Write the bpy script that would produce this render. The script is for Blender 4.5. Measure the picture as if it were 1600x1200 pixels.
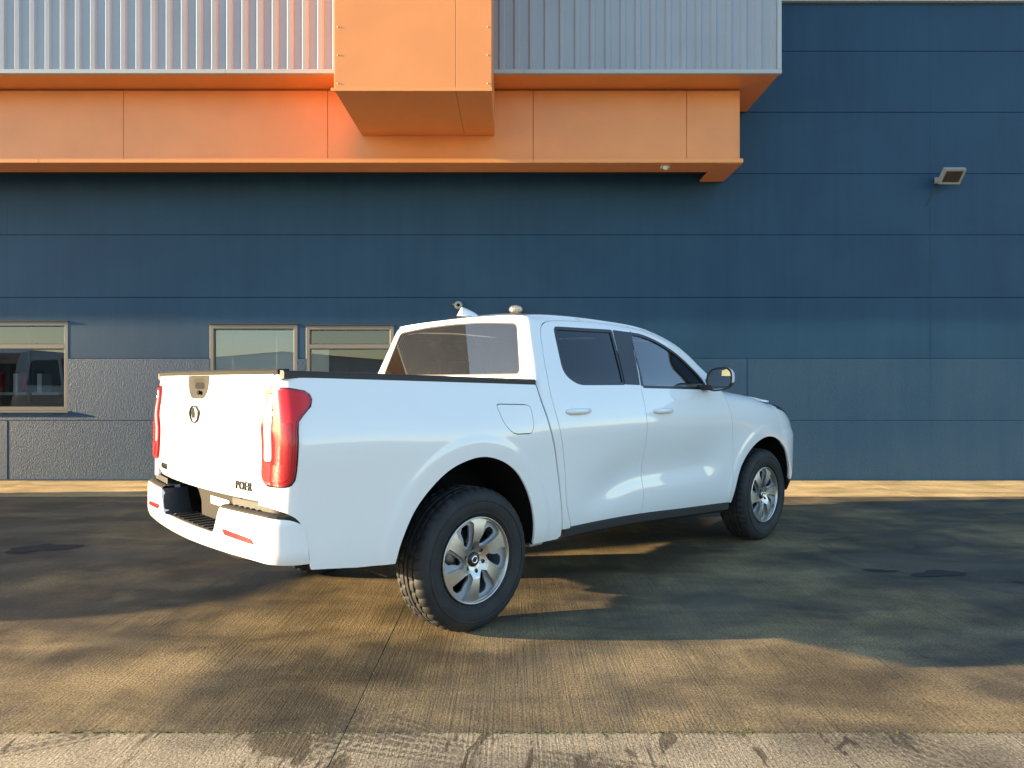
import bpy, bmesh, math, random
import numpy as np
from math import pi, sin, cos, tan, radians, sqrt
from mathutils import Vector, Matrix
from mathutils.geometry import delaunay_2d_cdt

for o in list(bpy.data.objects): bpy.data.objects.remove(o)
S = bpy.context.scene
COL = S.collection
random.seed(7); rng = np.random.default_rng(7)

# ------------------------------------------------------------------ camera, sky, sun, exposure
cam = bpy.data.cameras.new('camera'); camo = bpy.data.objects.new('camera', cam); COL.objects.link(camo)
camo.location = (0, 0, 1.348); camo.rotation_euler = (pi/2, 0, 0)
cam.sensor_width = 36; cam.lens = 1109.2/1600*36; cam.shift_y = -3.5/1600
cam.clip_start = 0.05; cam.clip_end = 3000
S.camera = camo

SUN_EL, SUN_AZ = radians(10.5), radians(4.7)       # low sun from the left, almost along the wall
W = bpy.data.worlds.new('World'); S.world = W; W.use_nodes = True
nt = W.node_tree; nt.nodes.clear()
sky = nt.nodes.new('ShaderNodeTexSky'); sky.sky_type = 'NISHITA'; sky.sun_disc = False
sky.sun_elevation = SUN_EL; sky.sun_rotation = -(pi/2 + SUN_AZ)
sky.altitude = 0; sky.air_density = 1.0; sky.dust_density = 0.3; sky.ozone_density = 1.9
bg = nt.nodes.new('ShaderNodeBackground'); bg.inputs[1].default_value = 0.125
wo = nt.nodes.new('ShaderNodeOutputWorld')
nt.links.new(sky.outputs[0], bg.inputs[0]); nt.links.new(bg.outputs[0], wo.inputs[0])

sl = bpy.data.lights.new('sun', 'SUN'); sl.energy = 4.8; sl.angle = radians(0.55); sl.color = (1.0, 0.75, 0.44)
so = bpy.data.objects.new('sun', sl); COL.objects.link(so); so.location = (-20, -3, 8)
so.rotation_euler = Vector((cos(SUN_AZ), sin(SUN_AZ), -tan(SUN_EL))).to_track_quat('-Z', 'Y').to_euler()

S.view_settings.view_transform = 'Standard'; S.view_settings.look = 'None'
S.view_settings.exposure = 2.1; S.view_settings.gamma = 1.0; S.view_settings.use_curve_mapping = False

# ------------------------------------------------------------------ materials
def newmat(name):
    m = bpy.data.materials.new(name); m.use_nodes = True
    b = m.node_tree.nodes['Principled BSDF']; return m, m.node_tree, b
def mat(name, col, rough=.5, metal=0, coat=0, coat_r=.05, spec=.5, noise=0, nscale=8, bump=0, bscale=200, emis=None):
    m, t, b = newmat(name)
    b.inputs['Base Color'].default_value = (*col, 1); b.inputs['Roughness'].default_value = rough
    b.inputs['Metallic'].default_value = metal; b.inputs['Coat Weight'].default_value = coat
    b.inputs['Coat Roughness'].default_value = coat_r; b.inputs['Specular IOR Level'].default_value = spec
    if noise or bump:
        g = t.nodes.new('ShaderNodeTexCoord')
    if noise:
        n = t.nodes.new('ShaderNodeTexNoise'); n.inputs['Scale'].default_value = nscale; n.inputs['Detail'].default_value = 5
        t.links.new(g.outputs['Object'], n.inputs['Vector'])
        r = t.nodes.new('ShaderNodeValToRGB'); r.color_ramp.elements[0].position = .3; r.color_ramp.elements[1].position = .7
        r.color_ramp.elements[0].color = (*[c*(1-noise) for c in col], 1); r.color_ramp.elements[1].color = (*[min(1, c*(1+noise)) for c in col], 1)
        t.links.new(n.outputs[0], r.inputs[0]); t.links.new(r.outputs[0], b.inputs['Base Color'])
    if bump:
        n = t.nodes.new('ShaderNodeTexNoise'); n.inputs['Scale'].default_value = bscale; n.inputs['Detail'].default_value = 3
        t.links.new(g.outputs['Object'], n.inputs['Vector'])
        bp = t.nodes.new('ShaderNodeBump'); bp.inputs['Strength'].default_value = bump; bp.inputs['Distance'].default_value = .004
        t.links.new(n.outputs[0], bp.inputs['Height']); t.links.new(bp.outputs[0], b.inputs['Normal'])
    return m
def glass(name, tint, ior=1.5, rough=0.0, dirt=0.0):
    m, t, b = newmat(name); t.nodes.remove(b); out = t.nodes['Material Output']
    tr = t.nodes.new('ShaderNodeBsdfTransparent'); tr.inputs[0].default_value = (*tint, 1)
    gl = t.nodes.new('ShaderNodeBsdfGlossy'); gl.inputs['Roughness'].default_value = rough
    fr = t.nodes.new('ShaderNodeFresnel'); fr.inputs[0].default_value = ior
    mx = t.nodes.new('ShaderNodeMixShader')
    t.links.new(fr.outputs[0], mx.inputs[0]); t.links.new(tr.outputs[0], mx.inputs[1]); t.links.new(gl.outputs[0], mx.inputs[2])
    if dirt:
        df = t.nodes.new('ShaderNodeBsdfDiffuse'); df.inputs[0].default_value = (.5, .48, .44, 1)
        m2 = t.nodes.new('ShaderNodeMixShader'); g = t.nodes.new('ShaderNodeTexCoord')
        n = t.nodes.new('ShaderNodeTexNoise'); n.inputs['Scale'].default_value = 3; n.inputs['Detail'].default_value = 6
        mu = t.nodes.new('ShaderNodeMath'); mu.operation = 'MULTIPLY'; mu.inputs[1].default_value = dirt
        t.links.new(g.outputs['Object'], n.inputs[0]); t.links.new(n.outputs[0], mu.inputs[0]); t.links.new(mu.outputs[0], m2.inputs[0])
        t.links.new(mx.outputs[0], m2.inputs[1]); t.links.new(df.outputs[0], m2.inputs[2]); t.links.new(m2.outputs[0], out.inputs[0])
    else:
        t.links.new(mx.outputs[0], out.inputs[0])
    return m
M = {}
M['paint'] = mat('white_paint', (.80, .80, .79), .42, coat=1.0, coat_r=.03, spec=.4)
M['black'] = mat('black_plastic', (.022, .022, .023), .5, bump=.25, bscale=900)
M['greyplastic'] = mat('weathered_plastic', (.024, .023, .019), .75, bump=.3, bscale=700, spec=.3)
M['dark'] = mat('underbody_black', (.006, .006, .006), .85, spec=.2)
M['gap'] = mat('panel_gap_dark', (.02, .02, .022), .7)
M['frame_trim'] = mat('gloss_black_trim', (.010, .011, .013), .30)
M['rubber'] = mat('tyre_rubber', (.018, .018, .019), .72, noise=.35, nscale=14, bump=.2, bscale=300)
M['alloy'] = mat('machined_alloy', (.52, .50, .47), .36, metal=1.0, noise=.06, nscale=30)
M['alloy_grey'] = mat('painted_alloy', (.36, .39, .43), .42, metal=.6)
M['disc'] = mat('brake_steel', (.22, .21, .20), .4, metal=1.0)
M['chrome'] = mat('chrome', (.8, .8, .8), .08, metal=1.0)
M['badge'] = mat('dark_chrome_badge', (.06, .06, .065), .3, metal=.6)
M['red'] = mat('red_lens', (.62, .012, .014), .2, coat=.4, coat_r=.02, spec=.3)
M['red_dark'] = mat('red_lens_dark', (.34, .006, .010), .25, coat=.4, bump=.35, bscale=140)
M['redref'] = mat('red_reflector', (.55, .02, .03), .25, coat=.6)
M['clear'] = mat('clear_lens', (.85, .62, .56), .15, coat=.6)
M['mirror'] = mat('mirror_glass', (.42, .45, .46), .02, metal=1.0)
M['glass_clear'] = glass('clear_window_glass', (.66, .74, .76), 2.3)
M['glass_dark'] = glass('privacy_glass', (.16, .18, .21), 1.6)
M['glass_rear'] = glass('rear_window_glass', (.26, .28, .28), 1.8, dirt=.04)
M['glass_bldg'] = glass('building_glass', (.80, .85, .84), 2.0, rough=.003)
M['seat'] = mat('seat_fabric', (.05, .05, .052), .85, noise=.2, nscale=40)
M['dash'] = mat('dash_plastic', (.03, .03, .031), .6)
M['liner'] = mat('roof_lining', (.42, .41, .39), .9)
M['steel'] = mat('galvanised_steel', (.45, .44, .42), .35, metal=.9)
M['sticker'] = mat('paper_label', (.75, .74, .70), .6)
M['orange'] = mat('orange_cladding', (.78, .285, .082), .42, noise=.05, nscale=2.2, coat=.15, coat_r=.3)
M['orange_trim'] = mat('orange_trim', (.80, .315, .09), .4)
M['greyclad'] = mat('grey_profiled_sheet', (.31, .33, .36), .38, noise=.05, nscale=1.5, coat=.2, coat_r=.3)
M['trim_grey'] = mat('pale_flashing', (.40, .42, .42), .45)
M['alu'] = mat('window_aluminium', (.20, .175, .145), .5, metal=.2)
M['alu_dark'] = mat('window_gasket', (.04, .035, .03), .6)
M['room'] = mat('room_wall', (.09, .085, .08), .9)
M['blind'] = mat('blind_slat', (.80, .81, .82), .5)
M['board'] = mat('white_board', (.62, .60, .56), .6)
M['lampglass'] = mat('lamp_diffuser', (.70, .66, .56), .3, coat=.6)
M['lampbody'] = mat('lamp_housing', (.30, .29, .27), .5)
M['reflector'] = mat('lamp_reflector', (.75, .73, .68), .25, metal=.7)
M['moss'] = mat('moss', (.07, .08, .025), .95, noise=.4, nscale=30)
M['suv_paint'] = mat('silver_paint', (.45, .46, .47), .35, metal=.4, coat=1.0)
M['shed'] = mat('far_cladding', (.50, .50, .49), .6, noise=.1, nscale=.6)
M['shed_roof'] = mat('far_roof', (.20, .20, .21), .7)

def nod(t, typ, **kw):
    n = t.nodes.new(typ)
    for k, v in kw.items():
        if k in n.inputs: n.inputs[k].default_value = v
        else: setattr(n, k, v)
    return n
def ramp(t, src, p0, p1, c0=(0, 0, 0, 1), c1=(1, 1, 1, 1)):
    r = t.nodes.new('ShaderNodeValToRGB'); e = r.color_ramp.elements
    e[0].position, e[1].position, e[0].color, e[1].color = p0, p1, c0, c1
    t.links.new(src, r.inputs[0]); return r.outputs[0]
def mix(t, fac, a, b, mode='MIX'):
    n = t.nodes.new('ShaderNodeMix'); n.data_type = 'RGBA'; n.blend_type = mode
    for i, v in ((0, fac), (6, a), (7, b)):
        if isinstance(v, (int, float)): n.inputs[i].default_value = v
        elif isinstance(v, tuple): n.inputs[i].default_value = v
        else: t.links.new(v, n.inputs[i])
    return n.outputs[2]
def math_(t, op, a, b=None):
    n = t.nodes.new('ShaderNodeMath'); n.operation = op
    for i, v in enumerate((a, b)):
        if v is None: continue
        if isinstance(v, (int, float)): n.inputs[i].default_value = v
        else: t.links.new(v, n.inputs[i])
    return n.outputs[0]
def pos_scaled(t, sx, sy, sz):
    g = t.nodes.new('ShaderNodeNewGeometry'); mp = t.nodes.new('ShaderNodeMapping')
    mp.inputs['Scale'].default_value = (sx, sy, sz); t.links.new(g.outputs['Position'], mp.inputs[0]); return mp.outputs[0]

def wall_mat(name, col, col2, rough_bump, fine):
    m, t, b = newmat(name)
    n1 = nod(t, 'ShaderNodeTexNoise', Scale=1.3, Detail=6.0); t.links.new(pos_scaled(t, 1, 1, 1), n1.inputs['Vector'])
    n2 = nod(t, 'ShaderNodeTexNoise', Scale=1.0, Detail=4.0); t.links.new(pos_scaled(t, 9, 1, .7), n2.inputs['Vector'])
    f = math_(t, 'ADD', math_(t, 'MULTIPLY', n1.outputs[0], .6), math_(t, 'MULTIPLY', n2.outputs[0], .4))
    c = mix(t, ramp(t, f, .38, .64), (*col, 1), (*col2, 1))
    t.links.new(c, b.inputs['Base Color']); b.inputs['Roughness'].default_value = .55; b.inputs['Specular IOR Level'].default_value = .35
    n3 = nod(t, 'ShaderNodeTexNoise', Scale=fine, Detail=4.0, Roughness=.65); t.links.new(pos_scaled(t, 1, 1, .62 if rough_bump > .004 else 1), n3.inputs['Vector'])
    bp = nod(t, 'ShaderNodeBump', Strength=1.0, Distance=rough_bump)
    t.links.new(n3.outputs[0], bp.inputs['Height']); t.links.new(bp.outputs[0], b.inputs['Normal'])
    return m
M['wall'] = wall_mat('blue_painted_panel', (.0078, .043, .088), (.0115, .054, .104), .0022, 75)
M['wall_rough'] = wall_mat('blue_painted_roughcast', (.0135, .050, .100), (.022, .060, .106), .007, 70)

def concrete(name, dry, wet, wet_lo, wet_hi, broom=.0022, grit=.0036, dirt=(.16, .115, .05), dirt_amt=.5, tracks=True, blots=False):
    m, t, b = newmat(name)
    P = pos_scaled(t, 1, 1, 1)
    big = nod(t, 'ShaderNodeTexNoise', Scale=.42, Detail=5.0, Roughness=.55, Distortion=.6); t.links.new(pos_scaled(t, 1, 1.5, 1), big.inputs['Vector'])
    med = nod(t, 'ShaderNodeTexNoise', Scale=2.3, Detail=6.0, Roughness=.6, Distortion=.4); t.links.new(P, med.inputs['Vector'])
    fin = nod(t, 'ShaderNodeTexNoise', Scale=95.0, Detail=3.0, Roughness=.7); t.links.new(P, fin.inputs['Vector'])
    line = nod(t, 'ShaderNodeTexNoise', Scale=1.0, Detail=2.0, Roughness=.6); t.links.new(pos_scaled(t, 105, 1.6, 1), line.inputs['Vector'])
    strk = nod(t, 'ShaderNodeTexNoise', Scale=1.0, Detail=4.0, Roughness=.6); t.links.new(pos_scaled(t, 5, .45, 1), strk.inputs['Vector'])
    blot = nod(t, 'ShaderNodeTexNoise', Scale=1.0, Detail=6.0, Roughness=.6, Distortion=.5); t.links.new(pos_scaled(t, 1.1, 2.4, 1), blot.inputs['Vector'])
    f = math_(t, 'ADD', math_(t, 'MULTIPLY', big.outputs[0], .62), math_(t, 'ADD', math_(t, 'MULTIPLY', med.outputs[0], .28), math_(t, 'MULTIPLY', strk.outputs[0], .12)))
    wetf = ramp(t, f, wet_lo, wet_hi)
    if blots:   # sharper small damp spots, drawn out along the brushing
        bl_ = nod(t, 'ShaderNodeTexNoise', Scale=1.0, Detail=7.0, Roughness=.65, Distortion=1.4); t.links.new(pos_scaled(t, 6.5, 2.0, 1), bl_.inputs['Vector'])
        wetf = math_(t, 'MAXIMUM', wetf, ramp(t, math_(t, 'ADD', math_(t, 'MULTIPLY', bl_.outputs[0], .6), math_(t, 'MULTIPLY', big.outputs[0], .4)), .545, .562))
    base = mix(t, math_(t, 'MULTIPLY', ramp(t, med.outputs[0], .35, .65), dirt_amt), (*dry, 1), (*dirt, 1))
    c = mix(t, wetf, base, (*wet, 1))
    c = mix(t, .85, c, ramp(t, blot.outputs[0], .36, .62, (.50, .50, .50, 1), (1.28, 1.26, 1.22, 1)), 'MULTIPLY')
    gr = ramp(t, fin.outputs[0], .30, .72, (.34, .31, .27, 1), (1.62, 1.60, 1.50, 1))
    c = mix(t, 1.0, c, gr, 'MULTIPLY')
    ln = ramp(t, line.outputs[0], .32, .62, (.72, .72, .72, 1), (1.10, 1.10, 1.10, 1))
    c = mix(t, .7, c, ln, 'MULTIPLY')
    # damp tyre tracks: tread print pattern along straight bands
    if tracks:
        sp = t.nodes.new('ShaderNodeSeparateXYZ'); t.links.new(P, sp.inputs[0])
        for (ax, ay), (bx_, by), hw, k in (((-.50, 2.95), (-1.02, 1.95), .11, 150), ((-.75, 2.72), (.62, 2.38), .10, 170), ((-2.45, 2.28), (-1.55, 2.74), .05, 150), ((-.95, 3.02), (-.35, 2.70), .10, 160), ((1.35, 2.75), (2.1, 1.9), .12, 150)):
            L = math.hypot(bx_-ax, by-ay); dx, dy = (bx_-ax)/L, (by-ay)/L
            al = math_(t, 'ADD', math_(t, 'MULTIPLY', math_(t, 'SUBTRACT', sp.outputs[0], ax), dx), math_(t, 'MULTIPLY', math_(t, 'SUBTRACT', sp.outputs[1], ay), dy))
            la = math_(t, 'ABSOLUTE', math_(t, 'ADD', math_(t, 'MULTIPLY', math_(t, 'SUBTRACT', sp.outputs[0], ax), -dy), math_(t, 'MULTIPLY', math_(t, 'SUBTRACT', sp.outputs[1], ay), dx)))
            inside = math_(t, 'MULTIPLY', math_(t, 'LESS_THAN', la, hw), math_(t, 'MULTIPLY', math_(t, 'GREATER_THAN', al, 0.0), math_(t, 'LESS_THAN', al, L)))
            w1 = math_(t, 'SINE', math_(t, 'ADD', math_(t, 'MULTIPLY', al, k), math_(t, 'MULTIPLY', la, k*.9)))
            w2 = math_(t, 'SINE', math_(t, 'MULTIPLY', la, 2*pi/.036))
            pat = math_(t, 'MULTIPLY', math_(t, 'ADD', math_(t, 'MULTIPLY', ramp(t, w1, .0, .35), .6), .4), ramp(t, math_(t, 'ADD', math_(t, 'MULTIPLY', w2, .5), .5), .30, .55))
            fac = math_(t, 'MULTIPLY', math_(t, 'MULTIPLY', inside, pat), ramp(t, med.outputs[0], .34, .50))
            c = mix(t, math_(t, 'MULTIPLY', fac, .80), c, (wet[0]*.62, wet[1]*.62, wet[2]*.62, 1))
    t.links.new(c, b.inputs['Base Color'])
    t.links.new(ramp(t, wetf, 0, 1, (.72, .72, .72, 1), (.40, .40, .40, 1)), b.inputs['Roughness'])
    b.inputs['Specular IOR Level'].default_value = .4
    hgt = math_(t, 'ADD', math_(t, 'MULTIPLY', line.outputs[0], broom), math_(t, 'MULTIPLY', fin.outputs[0], grit))
    bp = nod(t, 'ShaderNodeBump', Strength=1.0, Distance=1.0)
    t.links.new(hgt, bp.inputs['Height']); t.links.new(bp.outputs[0], b.inputs['Normal'])
    return m
M['conc'] = concrete('yard_concrete', (.245, .188, .108), (.108, .092, .068), .45, .57)
M['conc_pale'] = concrete('pale_yard_concrete', (.32, .275, .205), (.13, .104, .07), .545, .565, dirt=(.27, .225, .155), blots=True)
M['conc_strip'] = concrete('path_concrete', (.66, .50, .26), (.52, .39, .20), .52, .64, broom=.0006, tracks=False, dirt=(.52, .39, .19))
M['ground'] = mat('far_ground', (.28, .25, .20), .9, noise=.3, nscale=.4)
M['puddle'] = mat('damp_patch', (.030, .028, .024), .62)

# ------------------------------------------------------------------ mesh helpers
def link(name, me, m=None, parent=None, smooth=False):
    o = bpy.data.objects.new(name, me); COL.objects.link(o)
    if m is not None and not me.materials: me.materials.append(M[m] if isinstance(m, str) else m)
    if parent is not None: o.parent = parent
    if smooth:
        me.polygons.foreach_set('use_smooth', [True]*len(me.polygons))
    return o
def pyd(name, v, f, m, parent=None, smooth=False):
    me = bpy.data.meshes.new(name); me.from_pydata([tuple(map(float, p)) for p in v], [], f); me.update()
    return link(name, me, m, parent, smooth)
def frombm(name, bm, m, parent=None, smooth=False):
    me = bpy.data.meshes.new(name); bm.normal_update(); bm.to_mesh(me); bm.free()
    return link(name, me, m, parent, smooth)
def tag(o, label=None, cat=None, group=None, kind=None):
    for k, v in (('label', label), ('category', cat), ('group', group), ('kind', kind)):
        if v: o[k] = v
    return o
def empty(name, loc=(0, 0, 0), rz=0):
    o = bpy.data.objects.new(name, None); COL.objects.link(o); o.location = loc; o.rotation_euler = (0, 0, rz)
    o.empty_display_size = .2; return o
def boxbm(x0, x1, y0, y1, z0, z1, bev=0, seg=2, bm=None):
    b = bmesh.new()
    bmesh.ops.create_cube(b, size=1)
    for v in b.verts: v.co = (x0+(v.co.x+.5)*(x1-x0), y0+(v.co.y+.5)*(y1-y0), z0+(v.co.z+.5)*(z1-z0))
    if bev: bmesh.ops.bevel(b, geom=b.edges[:], offset=bev, segments=seg, profile=.5, affect='EDGES')
    if bm is not None:
        me = bpy.data.meshes.new('tmp'); b.to_mesh(me); bm.from_mesh(me); bpy.data.meshes.remove(me); b.free(); return bm
    return b
def box(name, x0, x1, y0, y1, z0, z1, m, parent=None, bev=.004, seg=2):
    return frombm(name, boxbm(x0, x1, y0, y1, z0, z1, bev, seg), m, parent)
def lathe(name, prof, m, parent=None, n=48, closed=False, smooth=True, fn=None):
    """profile of (r, a) turned about the y axis"""
    k = len(prof); v = []; f = []
    for i in range(n):
        th = 2*pi*i/n
        for j, (r, a) in enumerate(prof):
            rr = fn(i, j, r) if fn else r
            v.append((rr*cos(th), a, rr*sin(th)))
    for i in range(n):
        i2 = (i+1) % n
        for j in range(k if closed else k-1):
            j2 = (j+1) % k
            f.append((i*k+j, i*k+j2, i2*k+j2, i2*k+j))
    return pyd(name, v, f, m, parent, smooth)
def tube(name, pts, r, m, parent=None, n=10, caps=True):
    P = [Vector(p) for p in pts]; v = []; f = []
    R = r if isinstance(r, (list, tuple)) else [r]*len(P)
    up = Vector((0, 0, 1))
    for i, p in enumerate(P):
        d = (P[min(i+1, len(P)-1)]-P[max(i-1, 0)]).normalized()
        a = d.cross(up)
        if a.length < 1e-3: a = d.cross(Vector((1, 0, 0)))
        a.normalize(); b = a.cross(d)
        for j in range(n):
            th = 2*pi*j/n; v.append(p+(a*cos(th)+b*sin(th))*R[i])
    for i in range(len(P)-1):
        for j in range(n):
            j2 = (j+1) % n; f.append((i*n+j, i*n+j2, (i+1)*n+j2, (i+1)*n+j))
    if caps: f.append(tuple(range(n-1, -1, -1))); f.append(tuple((len(P)-1)*n+j for j in range(n)))
    return pyd(name, v, f, m, parent, True)

# ---- 2D polygon tools
def cspline(xs, ys):
    xs = np.array(xs, float); ys = np.array(ys, float); n = len(xs); h = np.diff(xs)
    A = np.zeros((n, n)); b = np.zeros(n); A[0, 0] = A[-1, -1] = 1
    for i in range(1, n-1):
        A[i, i-1] = h[i-1]; A[i, i] = 2*(h[i-1]+h[i]); A[i, i+1] = h[i]
        b[i] = 3*((ys[i+1]-ys[i])/h[i]-(ys[i]-ys[i-1])/h[i-1])
    c = np.linalg.solve(A, b)
    def f(x):
        x = np.asarray(x, float); i = np.clip(np.searchsorted(xs, x)-1, 0, n-2)
        t = np.clip(x, xs[0]-.2, xs[-1]+.2)-xs[i]
        bb = (ys[i+1]-ys[i])/h[i]-h[i]*(2*c[i]+c[i+1])/3; d = (c[i+1]-c[i])/(3*h[i])
        return ys[i]+bb*t+c[i]*t*t+d*t**3
    return f
def sstep(a, b, x):
    t = np.clip((np.asarray(x, float)-a)/(b-a), 0, 1); return t*t*(3-2*t)
def cr(pts, n=6):
    """Catmull-Rom through an open list of points"""
    P = [np.array(p, float) for p in pts]; P = [2*P[0]-P[1]]+P+[2*P[-1]-P[-2]]; out = []
    for i in range(1, len(P)-2):
        for k in range(n):
            t = k/n
            out.append(tuple(.5*((2*P[i])+(-P[i-1]+P[i+1])*t+(2*P[i-1]-5*P[i]+4*P[i+1]-P[i+2])*t*t+(-P[i-1]+3*P[i]-3*P[i+1]+P[i+2])*t**3)))
    out.append(tuple(P[-2])); return out
def dens(poly, h):
    out = []
    n = len(poly)
    for i in range(n):
        a, b = np.array(poly[i], float), np.array(poly[(i+1) % n], float); L = np.hypot(*(b-a))
        if L < 1e-5: continue
        k = max(1, int(math.ceil(L/h)))
        for j in range(k): out.append(a+(b-a)*j/k)
    # drop near duplicates
    res = [out[0]]
    for p in out[1:]:
        if np.hypot(*(p-res[-1])) > min(h, .03)*.15: res.append(p)
    if np.hypot(*(res[0]-res[-1])) < min(h, .03)*.15: res.pop()
    return np.array(res)
def rc(poly, r, n=5):
    """round the corners of a closed polygon; r number or list"""
    N = len(poly); out = []
    for i in range(N):
        p0, p, p1 = (np.array(poly[(i+d) % N], float) for d in (-1, 0, 1))
        ri = r[i] if isinstance(r, (list, tuple)) else r
        a, b = p0-p, p1-p; la, lb = np.hypot(*a), np.hypot(*b)
        d = min(ri, la*.48, lb*.48)
        if d < 1e-4: out.append(tuple(p)); continue
        A, B = p+a/la*d, p+b/lb*d
        for k in range(n+1):
            t = k/n; out.append(tuple((1-t)**2*A+2*t*(1-t)*p+t*t*B))
    return out
def area2(P):
    P = np.array(P); x, y = P[:, 0], P[:, 1]; return .5*np.sum(x*np.roll(y, -1)-np.roll(x, -1)*y)
def offs(poly, d):
    """offset a closed polygon outward by d"""
    P = np.array(poly, float); e = np.roll(P, -1, 0)-P; e /= np.maximum(np.hypot(e[:, 0], e[:, 1]), 1e-9)[:, None]
    nn = np.stack([e[:, 1], -e[:, 0]], 1)
    if area2(P) < 0: nn = -nn
    a = nn+np.roll(nn, 1, 0); a /= np.maximum((a**2).sum(1), .35)[:, None]; a *= 2
    return [tuple(q) for q in P+a*d]
def inpoly(P, poly):
    P = np.asarray(P, float); poly = np.asarray(poly, float)
    x, y = P[:, 0][:, None], P[:, 1][:, None]; x0, y0 = poly[:, 0], poly[:, 1]; x1, y1 = np.roll(x0, -1), np.roll(y0, -1)
    c = (y0 > y) != (y1 > y)
    with np.errstate(divide='ignore', invalid='ignore'):
        xi = (x1-x0)*(y-y0)/(y1-y0)+x0
    return (np.sum(c & (x < xi), 1) % 2) == 1
def tri2d(loops, h):
    """constrained triangulation of outer loop + holes, h = spacing. returns pts, tris, index loops"""
    L = [dens(l, h) for l in loops]
    pts = np.concatenate(L); edges = []; st = 0; idx = []
    for l in L:
        n = len(l); edges += [(st+i, st+(i+1) % n) for i in range(n)]; idx.append(list(range(st, st+n))); st += n
    lo, hi = L[0].min(0), L[0].max(0)
    gx = np.arange(lo[0]+h*.5, hi[0], h); gy = np.arange(lo[1]+h*.5, hi[1], h*.9)
    if len(gx) and len(gy):
        G = np.stack(np.meshgrid(gx, gy), -1).astype(float)
        G[1::2, :, 0] += h*.5; G = G.reshape(-1, 2)
        k = inpoly(G, L[0])
        for hl in L[1:]: k &= ~inpoly(G, hl)
        G = G[k]
        if len(G):
            keep = np.ones(len(G), bool)
            for i in range(0, len(G), 2000):
                d = ((G[i:i+2000, None, :]-pts[None])**2).sum(-1).min(1); keep[i:i+2000] = d > (.55*h)**2
            G = G[keep]
        allp = np.concatenate([pts, G])
    else: allp = pts
    r = delaunay_2d_cdt([Vector((float(a), float(b))) for a, b in allp], edges, [], 0, 1e-7, True)
    V = np.array([tuple(v) for v in r[0]]); F = np.array([f for f in r[2] if len(f) == 3])
    mp = {}
    for k, o in enumerate(r[3]):
        for q in o: mp[q] = k
    C = V[F].mean(1); keep = inpoly(C, L[0])
    for hl in L[1:]: keep &= ~inpoly(C, hl)
    F = F[keep]
    return V, F, [[mp[i] for i in l if i in mp] for l in idx]
def sn(surf, u, v, out, e=8e-4):
    """surface point and outward normal"""
    p = np.stack(surf(u, v), -1)
    du = (np.stack(surf(u+e, v), -1)-np.stack(surf(u-e, v), -1))/(2*e); dv = (np.stack(surf(u, v+e), -1)-np.stack(surf(u, v-e), -1))/(2*e)
    n = np.cross(du, dv); n /= np.maximum(np.linalg.norm(n, axis=-1, keepdims=True), 1e-9)
    if np.mean(n@np.array(out, float)) < 0: n = -n
    return p, n, du, dv
def panel(name, loops, surf, m, parent, h=.03, out=(0, -1, 0), flange=.016, off=0.0, mirror=False):
    V, F, LP = tri2d(loops, h)
    used = sorted(set(F.ravel().tolist())); rem = {k: i for i, k in enumerate(used)}
    V2 = V[used]; F = np.array([[rem[i] for i in f] for f in F]); LP = [[rem[i] for i in l if i in rem] for l in LP]
    p, n, du, dv = sn(surf, V2[:, 0], V2[:, 1], out)
    if off: p = p+n*off
    tn = np.cross(p[F[:, 1]]-p[F[:, 0]], p[F[:, 2]]-p[F[:, 0]])
    fl = np.sum(tn*n[F[:, 0]], 1) < 0; F[fl] = F[fl][:, ::-1]
    verts = [p]; norms = [n]; faces = [tuple(map(int, f)) for f in F]; base = len(p)
    if flange:
        for li, l in enumerate(LP):
            q = V2[l]; e = np.roll(q, -1, 0)-np.roll(q, 1, 0); nn = np.stack([e[:, 1], -e[:, 0]], 1)
            if area2(q) < 0: nn = -nn
            if li > 0: nn = -nn
            d3 = du[l]*nn[:, :1]+dv[l]*nn[:, 1:]; d3 /= np.maximum(np.linalg.norm(d3, axis=1, keepdims=True), 1e-9)
            A = p[l]; B = p[l]-n[l]*flange-d3*flange*.12
            verts += [A, B]; na = n[l]*.55+d3; na /= np.linalg.norm(na, axis=1, keepdims=True); norms += [na, d3]
            k = len(l)
            for i in range(k):
                i2 = (i+1) % k
                quad = (base+i, base+i2, base+k+i2, base+k+i)
                t3 = np.cross(A[i2]-A[i], B[i]-A[i])
                faces.append(quad if np.dot(t3, d3[i]) > 0 else quad[::-1])
            base += 2*k
    P = np.concatenate(verts); Nn = np.concatenate(norms)
    if mirror: P = P*[1, -1, 1]; Nn = Nn*[1, -1, 1]; faces = [f[::-1] for f in faces]
    o = pyd(name, P, faces, m, parent, True)
    o.data.normals_split_custom_set_from_vertices([tuple(map(float, x)) for x in Nn])
    return o
def slab2d(name, loops, fn, t, m, parent, h=10.0, smooth=False):
    """flat polygon with thickness: fn(u,v,w) -> point, w in {0,t}"""
    V, F, LP = tri2d(loops, h); n = len(V)
    v = [fn(a, b, 0) for a, b in V]+[fn(a, b, t) for a, b in V]
    f = [tuple(map(int, x)) for x in F]+[tuple(int(i)+n for i in x[::-1]) for x in F]
    for l in LP:
        k = len(l)
        for i in range(k): a, b = l[i], l[(i+1) % k]; f.append((a, b, b+n, a+n))
    bm = bmesh.new(); me = bpy.data.meshes.new('tmp'); me.from_pydata([tuple(map(float, q)) for q in v], [], f); bm.from_mesh(me); bpy.data.meshes.remove(me)
    bmesh.ops.delete(bm, geom=[x for x in bm.verts if not x.link_faces], context='VERTS')
    bmesh.ops.recalc_face_normals(bm, faces=bm.faces[:])
    return frombm(name, bm, m, parent, smooth)
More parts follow.
